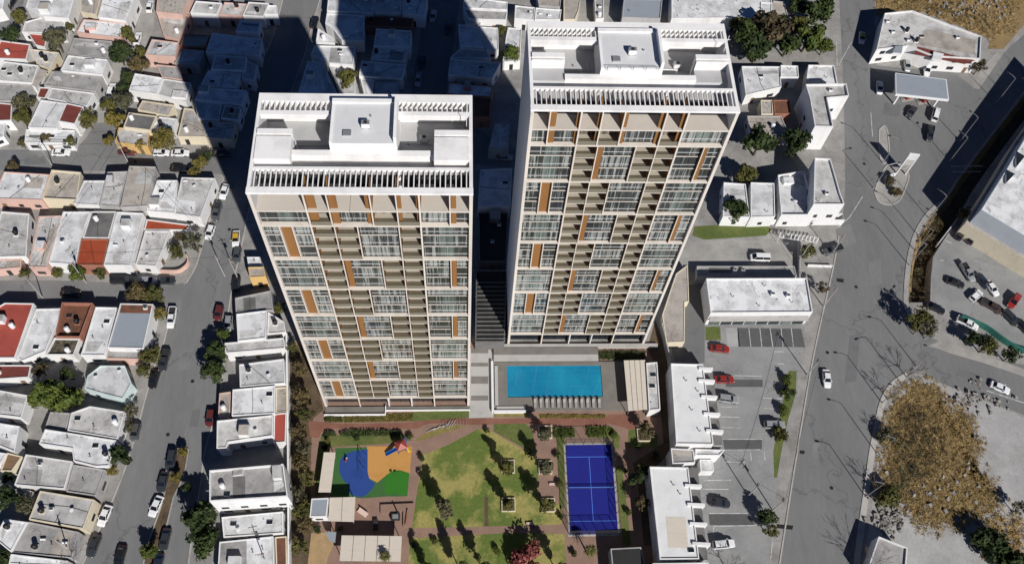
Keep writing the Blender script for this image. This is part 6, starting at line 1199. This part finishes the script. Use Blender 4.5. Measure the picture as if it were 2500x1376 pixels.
# slatted planter pergola on the avenue
t = thing('slatted_pergola', 'low pergola of white slats beside the tall corner block', 'pergola', G(1948, 580)); q0 = GP('P', [(1905, 568), (1998, 580), (1994, 592), (1903, 579)], 2.4)
for i in range(11):
    f = i / 10; a = q0[0].lerp(q0[1], f); c = q0[3].lerp(q0[2], f); d = (q0[1] - q0[0]).normalized() * .12; b = MB(); b.prism([a - d, a + d, c + d, c - d], 2.4, 2.6, MT['wmetal']); b.build('slat', t)
for u, v in ((0, 1), (3, 2)): b = MB(); b.tube(q0[u] + Vector((0, 0, -.07)), q0[v] + Vector((0, 0, -.07)), .06, MT['wmetal']); b.build('beam', t)
for p in q0: b = MB(); b.tube((p.x, p.y, 0), (p.x, p.y, 2.3), .06, MT['wmetal']); b.build('post', t)

# ------------------------------------------------------------------ resort garden
def canopy(k, pts, h, mat, label, seams=2):
    q = ccw([(v.x, v.y) for v in GP(k, pts, h)]); c = Vector((sum(p[0] for p in q) / len(q), sum(p[1] for p in q) / len(q), 0)); t = thing('shade_canopy', label, 'canopy', c)
    b = MB(); b.prism(q, h - .18, h, MT[mat]); b.build('roof', t)
    v = [Vector((*p, 0)) for p in q]
    for i in range(1, seams + 1):
        f = i / (seams + 1); a = v[0].lerp(v[1], f); d = v[3].lerp(v[2], f); m_ = (v[1] - v[0]).normalized() * .05; b = MB(); b.prism([a - m_, a + m_, d + m_, d - m_], h + .001, h + .03, MT['dgrey']); b.build('seam', t)
    for p in inset(q, .3): b = MB(); b.tube((p[0], p[1], 0), (p[0], p[1], h - .181), .09, MT['metal'], 8); b.build('post', t)
canopy('F', [(570, 560), (655, 560), (620, 850), (530, 850)], 3.0, 'cream', 'narrow cream canopy left of the playground', 0)
canopy('F', [(612, 890), (800, 885), (790, 1065), (605, 1060)], 3.2, 'cream', 'square cream canopy below the playground', 1)
canopy('F', [(700, 1165), (1140, 1170), (1130, 1355), (685, 1350)], 3.4, 'cream', 'large cream canopy at the bottom of the garden', 4)
canopy('P', [(1523, 879), (1575, 878), (1582, 998), (1534, 1002)], 3.3, 'cream', 'long pinkish cream canopy right of the pool', 3)
H('F', [(480, 898), (605, 892), (590, 1030), (466, 1032)], 3.6, 'blue', 'w_white', 'small white kiosk with a blue grey roof beside the square cream canopy', '', cat='kiosk', name='kiosk', par=.15)
canopy('F', [(582, 1140), (660, 1140), (652, 1215), (608, 1205)], 2.6, 'blue', 'little grey canopy over the sand at the bottom left of the garden', 0)
H('P', [(1577, 886), (1604, 884), (1612, 1000), (1584, 1003)], 3.4, 'pale', 'w_white', 'narrow white pool house right of the long canopy', 'sss', cat='building', name='pool_house', par=.3, win=0)
# pool
x0, x1 = G(1237, 894).x, G(1466, 894).x; y1, y0 = G(1350, 893).y, G(1350, 970).y
t = thing('swimming_pool', 'long blue swimming pool at the foot of the right tower', 'pool', ((x0 + x1) / 2, (y0 + y1) / 2, 0))
b = MB(); b.poly([(x0, y0, .18), (x1, y0, .18), (x1, y1, .18), (x0, y1, .18)], MT['water']); b.build('water', t)
b = MB(); e = .45; Z = .36
for u in ((x0 - e, x1 + e, y0 - e, y0), (x0 - e, x1 + e, y1, y1 + e), (x0 - e, x0, y0 + .001, y1 - .001), (x1, x1 + e, y0 + .001, y1 - .001)): b.box(*u, .01, Z, MT['deck'])
b.build('coping', t)
dx0, dx1, dy0, dy1 = G(1204, 900).x, G(1528, 900).x, G(1350, 1003).y, G(1350, 884).y
t = thing('pool_deck', 'grey stone deck with white edge walls round the pool', 'deck', (dx0, dy0, 0))
b = MB()
for u in ((dx0, dx1, dy0, y0 - e), (dx0, dx1, y1 + e, dy1), (dx0, x0 - e, y0 - e + .001, y1 + e - .001), (x1 + e, dx1, y0 - e + .001, y1 + e - .001)): b.box(*u, 0, .33, MT['deck'])
b.build('floor', t)
b = MB(); b.box(dx0 - .5, dx0, dy0 - .3, dy1, 0, .95, MT['w_white']); b.box(dx0 + .001, G(1283, 1000).x, dy0 - .5, dy0 - .001, 0, .95, MT['w_white']); b.build('edge_wall', t)
b = MB(); b.box(dx0 + .6, G(1283, 1000).x, dy0 + .05, dy0 + 1.0, .331, .60, MT['stone']); b.box(dx0 + .3, dx0 + 1.0, dy0 + 1.3, dy1 - 1, .331, .6, MT['stone']); b.build('bench', t)
# podium steps between pool and tower
px0, px1 = G(1205, 870).x, G(1460, 870).x
t = thing('podium_step', 'pale podium step between the right tower and the pool', 'terrace', (px0, G(1350, 880).y, 0))
ya, yb, yc = G(1350, 882).y, G(1350, 868).y, G(1350, 851).y
b = MB(); b.box(px0, px1, ya, yb, 0, .62, MT['stone']); b.build('lower_step', t); b = MB(); b.box(px0, px1, yb + .001, yc, 0, .9, MT['deck']); b.build('upper_step', t); b = MB(); b.box(px0, px1 + 14, yc + .001, TY2 - .05, 0, .75, MT['stone']); b.build('apron', t)
def hedge(k, pts, h, leaf, label, n=900, seed=1):
    q = ccw([(v.x, v.y) for v in GP(k, pts, h)]); c = Vector((sum(p[0] for p in q) / len(q), sum(p[1] for p in q) / len(q), 0)); r = random.Random(seed); b = MB(); xs = [p[0] for p in q]; ys = [p[1] for p in q]; m = 0
    def ins(x, y):
        s = False
        for i in range(len(q)):
            x1, y1 = q[i]; x2, y2 = q[i - 1]
            if (y1 > y) != (y2 > y) and x < (x2 - x1) * (y - y1) / (y2 - y1) + x1: s = not s
        return s
    while m < n:
        x, y = r.uniform(min(xs), max(xs)), r.uniform(min(ys), max(ys))
        if not ins(x, y): continue
        hh = h * (.8 + .25 * math.sin(x * 2.1) * math.cos(y * 1.7)); p = Vector((x, y, hh * (1 - r.random() ** 2 * .9))); nn = Vector((r.gauss(0, .6), r.gauss(0, .6), 1)).normalized(); a = nn.orthogonal().normalized(); w = nn.cross(a); s = r.uniform(.1, .24)
        b.poly([p - a * s, p + w * s * .6, p + a * s, p - w * s * .6], LEAF[leaf]); m += 1
    o = b.build('hedge', None, c); tag(o, label, 'hedge'); return o
hedge('P', [(1462, 855), (1578, 855), (1574, 874), (1462, 876)], .9, 'dark', 'dark hedge strip between the right tower and the long canopy', 1500, 3)
hedge('P', [(1352, 1042), (1402, 1043), (1404, 1064), (1353, 1066)], .9, 'green', 'trimmed green hedge block above the left end of the blue court', 900, 4)
hedge('P', [(1434, 1040), (1490, 1040), (1496, 1052), (1460, 1064), (1434, 1064)], .8, 'green', 'trimmed green hedge block above the right end of the blue court', 800, 5)
hedge('F', [(575, 410), (640, 400), (660, 430), (560, 440)], .9, 'dark', 'small dark hedge clump at the bend of the red path', 300, 6)
hedge('F', [(680, 425), (745, 392), (1000, 394), (1130, 400), (1130, 432), (700, 438)], .9, 'dark', 'long dark hedge below the red path', 1500, 7)
hedge('F', [(580, 300), (700, 302), (705, 335), (570, 332)], .8, 'olive', 'olive hedge at the left end of the yellow flower bed', 600, 8)
hedge('F', [(720, 292), (1222, 272), (1218, 328), (718, 340)], .35, 'yellow', 'low yellow ground cover bed in front of the left tower', 2200, 9)
hedge('I', [(290, 285), (775, 287), (768, 308), (300, 306)], .35, 'yellow', 'low yellow ground cover strip below the loungers', 1000, 10)
# square planters
for x, y, lb in ((1240, 1139, 'upper left square planter of the lawn'), (1241, 1232, 'lower left square planter of the lawn'), (1331, 1141, 'upper right square planter of the lawn'), (1338, 1233, 'lower right square planter of the lawn'), (1331, 1055, 'square planter above the left end of the blue court'), (1571, 1062, 'square planter by the pool house')):
    c = G(x, y); t = thing('square_planter', lb, 'planter', c, 0, 'square planters'); t['_o'] = (0, 0, 0); s = 1.45
    b = MB()
    for u in ((-s, s, -s, -s + .15), (-s, s, s - .15, s), (-s, -s + .15, -s + .151, s - .151), (s - .15, s, -s + .151, s - .151)): b.box(*u, 0, .5, MT['w_cream'])
    b.build('planter_wall', t); b = MB(); b.box(-s + .151, s - .151, -s + .151, s - .151, 0, .4, MT['soil']); b.build('soil', t)
    b = MB(); r = random.Random(int(x))
    for i in range(160):
        p = Vector((r.uniform(-1.2, 1.2), r.uniform(-1.2, 1.2), .42 + r.random() * .45)); nn = Vector((r.gauss(0, .6), r.gauss(0, .6), 1)).normalized(); a = nn.orthogonal().normalized(); w = nn.cross(a); q_ = r.uniform(.08, .2); b.poly([p - a * q_, p + w * q_ * .6, p + a * q_, p - w * q_ * .6], LEAF['olive'])
    b.build('plants', t)
# loungers
root = None
for i in range(12):
    c = G(1306 + i * 14.2, 987); lb = 'sun lounger in the row below the pool'
    if root is None:
        root = thing('sun_lounger', lb, 'sun lounger', (c.x, c.y, .33), 0, 'sun loungers in a row below the pool'); root['_o'] = (0, 0, 0); ch = []
        b = MB(); b.box(-.32, .32, -1.0, .95, .24, .31, MT['wood']); b.build
        for u in ((-.28, -.95), (.28, -.95), (-.28, .9), (.28, .9)): b.box(u[0] - .03, u[0] + .03, u[1] - .03, u[1] + .03, 0, .239, MT['dmetal'])
        ch.append(b.build('frame', root)); b = MB(); b.box(-.3, .3, -.98, .25, .311, .40, MT['lounge']); ch.append(b.build('cushion', root))
        b = MB(); b.prism([(-.3, .25), (.3, .25), (.3, .95), (-.3, .95)], .311, .40, MT['lounge']); b.v = [(x, y, z + max(0, y - .25) * .7) for x, y, z in b.v]; ch.append(b.build('backrest', root))
    else: copy_tree(root, ch, (c.x, c.y, .33), 0, lb)
root_labels = [o for o in bpy.data.objects if o.name.startswith('sun_lounger')]
# blue padel court with cage
cx0, cx1, cy1, cy0 = G(1380, 1085).x, G(1492, 1085).x, G(1435, 1085).y, G(1450, 1303).y
t = thing('padel_court', 'deep blue caged padel court with pale blue lines', 'sports court', ((cx0 + cx1) / 2, (cy0 + cy1) / 2, 0))
b = MB(); b.box(cx0 - .4, cx1 + .4, cy0 - .4, cy1 + .4, .0, .05, MT['stone']); b.build('base', t); b = MB(); b.box(cx0, cx1, cy0, cy1, .051, .06, MT['court']); b.build('playing_surface', t)
cm, ym = (cx0 + cx1) / 2, (cy0 + cy1) / 2; b = MB()
for yy in (ym - 6.95, ym + 6.95): b.box(cx0, cx1, yy - .04, yy + .04, .0605, .066, MT['line'])
b.box(cm - .04, cm + .04, ym - 6.88, ym + 6.88, .0605, .066, MT['line']); b.build('court_lines', t)
b = MB(); b.box(cx0 + .1, cx1 - .1, ym - .02, ym + .02, .15, .92, MT['net']); b.box(cx0, cx1, ym - .04, ym + .04, .921, .98, MT['line']); b.build('net', t)
for x in (cx0 - .1, cx1 + .1): b = MB(); b.cyl(x, ym, .05, 1.05, .06, MT['dmetal']); b.build('net_post', t)
def cage(xa, ya, xb, yb, h, nm):
    b = MB(); b.poly([(xa, ya, .06), (xb, yb, .06), (xb, yb, h), (xa, ya, h)], MT['net']); b.build(nm, t)
    n = max(2, int((Vector((xb, yb)) - Vector((xa, ya))).length / 2))
    for i in range(n + 1): f = i / n; x, y = xa + (xb - xa) * f, ya + (yb - ya) * f; b = MB(); b.box(x - .04, x + .04, y - .04, y + .04, .05, h, MT['dmetal']); b.build('cage_post', t)
    b = MB(); b.tube((xa, ya, h + .03), (xb, yb, h + .03), .045, MT['dmetal']); b.build('cage_rail', t)
for a in ((cx0 - .12, cy0 - .12, cx1 + .12, cy0 - .12, 3.6), (cx0 - .12, cy1 + .12, cx1 + .12, cy1 + .12, 3.6), (cx0 - .12, cy0, cx0 - .12, cy1, 3.0), (cx1 + .12, cy0, cx1 + .12, cy1, 3.0)): cage(*a, 'cage_panel')
# play tower, swing, spring rider
c = G(980, 1092, 1); t = thing('play_tower', 'red and blue play tower with yellow climber on the orange rubber', 'play tower', (c.x, c.y, 0), R(20)); t['_o'] = (0, 0, 0)
b = MB(); b.box(-.9, .9, -.9, .9, 1.3, 1.4, MT['wood']); b.build('platform', t)
for u in (-.85, .85):
    for v in (-.85, .85): b = MB(); b.tube((u, v, .03), (u, v, 3.0), .08, MT['blue_p']); b.build('post', t)
b = MB(); P4 = [(-1.15, -1.15, 2.9), (1.15, -1.15, 2.9), (1.15, 1.15, 2.9), (-1.15, 1.15, 2.9)]
for i in range(4): b.poly([P4[i], P4[(i + 1) % 4], (0, 0, 3.9)], MT['red_p'])
b.poly(P4[::-1], MT['red_p']); b.build('roof', t)
b = MB()
for s in (-.35, .35): b.prism([(-3.6, s - .05), (-.9, s - .05), (-.9, s + .05), (-3.6, s + .05)], 0, .3, MT['blue_p'])
b.prism([(-3.6, -.3), (-.9, -.3), (-.9, .3), (-3.6, .3)], 0, .06, MT['blue_p']); b.v = [(x, y, z + .15 + (x + 3.6) / 2.7 * 1.2) for x, y, z in b.v]; b.build('slide', t)
b = MB(); [b.tube((1.1 + .2 * i, -1.3, .03 + 0 * i), (1.0, -.5 + .3 * i, 1.3), .06, MT['yel_p']) for i in range(4)]; [b.tube((.9, -.8 + k * .05, .3 + k * .3), (1.8 - k * .25, -1.2 + k * .2, .3 + k * .3), .05, MT['yel_p']) for k in range(4)]; b.build('climber', t)
b = MB(); b.tube((1.3, 1.2, .03), (1.3, 1.2, 2.4), .28, MT['blue_p'], 10); b.build('tube_tower', t)
c = G(885, 1130); t = thing('swing_set', 'thin dark swing set on the blue rubber', 'swing', c, R(90)); t['_o'] = (0, 0, 0)
b = MB()
for s in (-1.6, 1.6): b.tube((s, -.8, .03), (s, 0, 2.3), .05, MT['blue_p']); b.tube((s, .8, .03), (s, 0, 2.3), .05, MT['blue_p'])
b.tube((-1.6, 0, 2.3), (1.6, 0, 2.3), .05, MT['blue_p']); b.build('frame', t)
for s in (-.7, .7): b = MB(); b.box(s - .22, s + .22, -.1, .1, .5, .54, MT['tyre']); b.tube((s - .2, 0, .54), (s - .2, 0, 2.28), .015, MT['metal'], 4); b.tube((s + .2, 0, .54), (s + .2, 0, 2.28), .015, MT['metal'], 4); b.build('seat', t)
c = G(846, 1124); t = thing('spring_rider', 'small red and white spring rider on the blue rubber', 'spring rider', c, 1.2); t['_o'] = (0, 0, 0)
b = MB(); b.tube((0, 0, .03), (0, 0, .45), .12, MT['dmetal']); b.build('spring', t); b = MB(); b.prism([(-.5, -.12), (.45, -.16), (.55, 0), (.45, .16), (-.5, .12)], .45, .8, MT['red_p']); b.box(.2, .4, -.1, .1, .801, 1.15, MT['wmetal']); b.build('rider_body', t)
for x, y, lb in ((956, 1153, 'left pair of green stools on the bright green rubber'), (966, 1154, 'right pair of green stools on the bright green rubber')):
    c = G(x, y); t = thing('play_stool', lb, 'stool', c, 0, 'play stools'); t['_o'] = (0, 0, 0); b = MB(); b.cyl(0, 0, .03, .45, .22, MT['r_lime'], 12, .28); b.build('base', t); b = MB(); b.cyl(0, 0, .451, .5, .3, MT['r_lime'], 12); b.build('seat', t)
# grill court
t = thing('seating_wall', 'rose beige seating wall round the grill below the playground', 'wall', G(965, 1250))
q = [GP('F', [p])[0] for p in ((985, 945), (1228, 935), (1205, 1105), (1150, 1105), (1150, 990), (985, 1010))]
b = MB(); b.prism(q, 0, .55, MT['paving2']); b.build('wall', t); b = MB(); b.prism([(v.x, v.y) for v in GP('F', [(1180, 985), (1188, 985), (1176, 1095), (1166, 1095)])], .551, 1.0, MT['w_brick']); b.build('back', t)
c = G(966, 1262); t = thing('grill', 'black barbecue grill with a pale top inside the seating wall', 'grill', c); t['_o'] = (0, 0, 0)
b = MB(); b.box(-.9, .9, -.7, .7, 0, .95, MT['dmetal']); b.build('body', t); b = MB(); b.box(-.6, .6, -.5, .4, .951, 1.02, MT['metal']); b.build('grate', t); b = MB(); b.cyl(.6, .45, .951, 2.6, .15, MT['dmetal']); b.build('chimney', t)
c = G(918, 1282); t = thing('dining_table', 'dark dining table in front of the seating wall', 'table', c); t['_o'] = (0, 0, 0)
b = MB(); b.box(-.5, .5, -1.1, 1.1, .70, .76, MT['dmetal']); b.build('tabletop', t)
for u in (-.4, .4):
    for v in (-1, 1): b = MB(); b.box(u - .04, u + .04, v - .04, v + .04, 0, .699, MT['dmetal']); b.build('leg', t)
c = G(885, 1252); t = thing('lounge_sofa', 'pale corner sofa beside the square cream canopy', 'sofa', c, R(-35)); t['_o'] = (0, 0, 0)
b = MB(); b.box(-1.1, 1.1, -.4, .4, .1, .42, MT['pink_c']); b.build('seat', t); b = MB(); b.box(-1.1, 1.1, .401, .6, .1, .8, MT['pink_c']); b.build('backrest', t)
# hoops of the bicycle rack, timber frames
t = thing('bicycle_rack', 'row of bare metal hoops at the right end of the red path', 'bicycle rack', G(1110, 1034))
for i in range(9):
    p = G(1082 + i * 7, 1036 - i * .5); b = MB(); b.tube((p.x, p.y - .5, 0), (p.x, p.y - .5, .85), .035, MT['metal']); b.tube((p.x, p.y + .4, 0), (p.x, p.y + .4, .85), .035, MT['metal']); b.tube((p.x, p.y - .5, .85), (p.x, p.y + .4, .85), .035, MT['metal']); b.build('hoop', t)
t = thing('timber_trellis', 'pale timber poles lying crosswise on the yellow bed', 'trellis', G(1075, 1046)); rr = random.Random(4)
for i in range(9):
    p = G(1052 + i * 7, 1050 - i * 2.2); a = rr.uniform(.2, 1.2); b = MB(); b.tube((p.x - math.cos(a), p.y - math.sin(a), .15), (p.x + math.cos(a), p.y + math.sin(a), .35), .06, MT['stone'], 6); b.build('timber_pole', t)
for x, y, lb in ((1294, 1278, 'pink stone bench at the bottom of the main lawn'), (1350, 1122 + 60, 'stone bench between the right hand planters')):
    c = G(x, y); t = thing('garden_bench', lb, 'bench', c); t['_o'] = (0, 0, 0); b = MB(); b.box(-.8, .8, -.25, .25, .38, .46, MT['pink_c']); b.build('seat', t)
    for u in (-.6, .6): b = MB(); b.box(u - .1, u + .1, -.2, .2, 0, .379, MT['stone']); b.build('leg', t)

# ------------------------------------------------------------------ camera and light
cam = bpy.data.objects.new('camera', bpy.data.cameras.new('camera')); COL.objects.link(cam)
cam.location = (0, 0, HC); cam.rotation_mode = 'QUATERNION'
cam.rotation_quaternion = Matrix((CU, CV, -CF)).transposed().to_quaternion()
cam.data.sensor_width = 36; cam.data.lens = 36 * F / 2500; cam.data.clip_end = 4000; cam.data.clip_start = 1
scene.camera = cam
SUN_DIR = Vector((.434, -.901, 0)).normalized(); EL = R(37.6)
to_sun = Vector((SUN_DIR.x * math.cos(EL), SUN_DIR.y * math.cos(EL), math.sin(EL)))
sl = bpy.data.lights.new('sun', 'SUN'); sl.energy = 5.0; sl.angle = R(.5); sl.color = (1, .968, .925)
so = bpy.data.objects.new('sun', sl); COL.objects.link(so); so.rotation_mode = 'QUATERNION'; so.rotation_quaternion = to_sun.to_track_quat('Z', 'Y')
wd = bpy.data.worlds.new('World'); scene.world = wd; wd.use_nodes = True; nt = wd.node_tree
sky = nt.nodes.new('ShaderNodeTexSky'); sky.sky_type = 'NISHITA'; sky.sun_disc = False; sky.sun_elevation = EL; sky.sun_rotation = math.atan2(SUN_DIR.x, SUN_DIR.y); sky.altitude = 600; sky.air_density = .42; sky.dust_density = 0; sky.ozone_density = 10
bg = nt.nodes['Background']; bg.inputs[1].default_value = .06; nt.links.new(sky.outputs[0], bg.inputs[0])
scene.view_settings.view_transform = 'Standard'; scene.view_settings.look = 'None'; scene.view_settings.exposure = .1
scene.cycles.max_bounces = 5; scene.cycles.transparent_max_bounces = 8
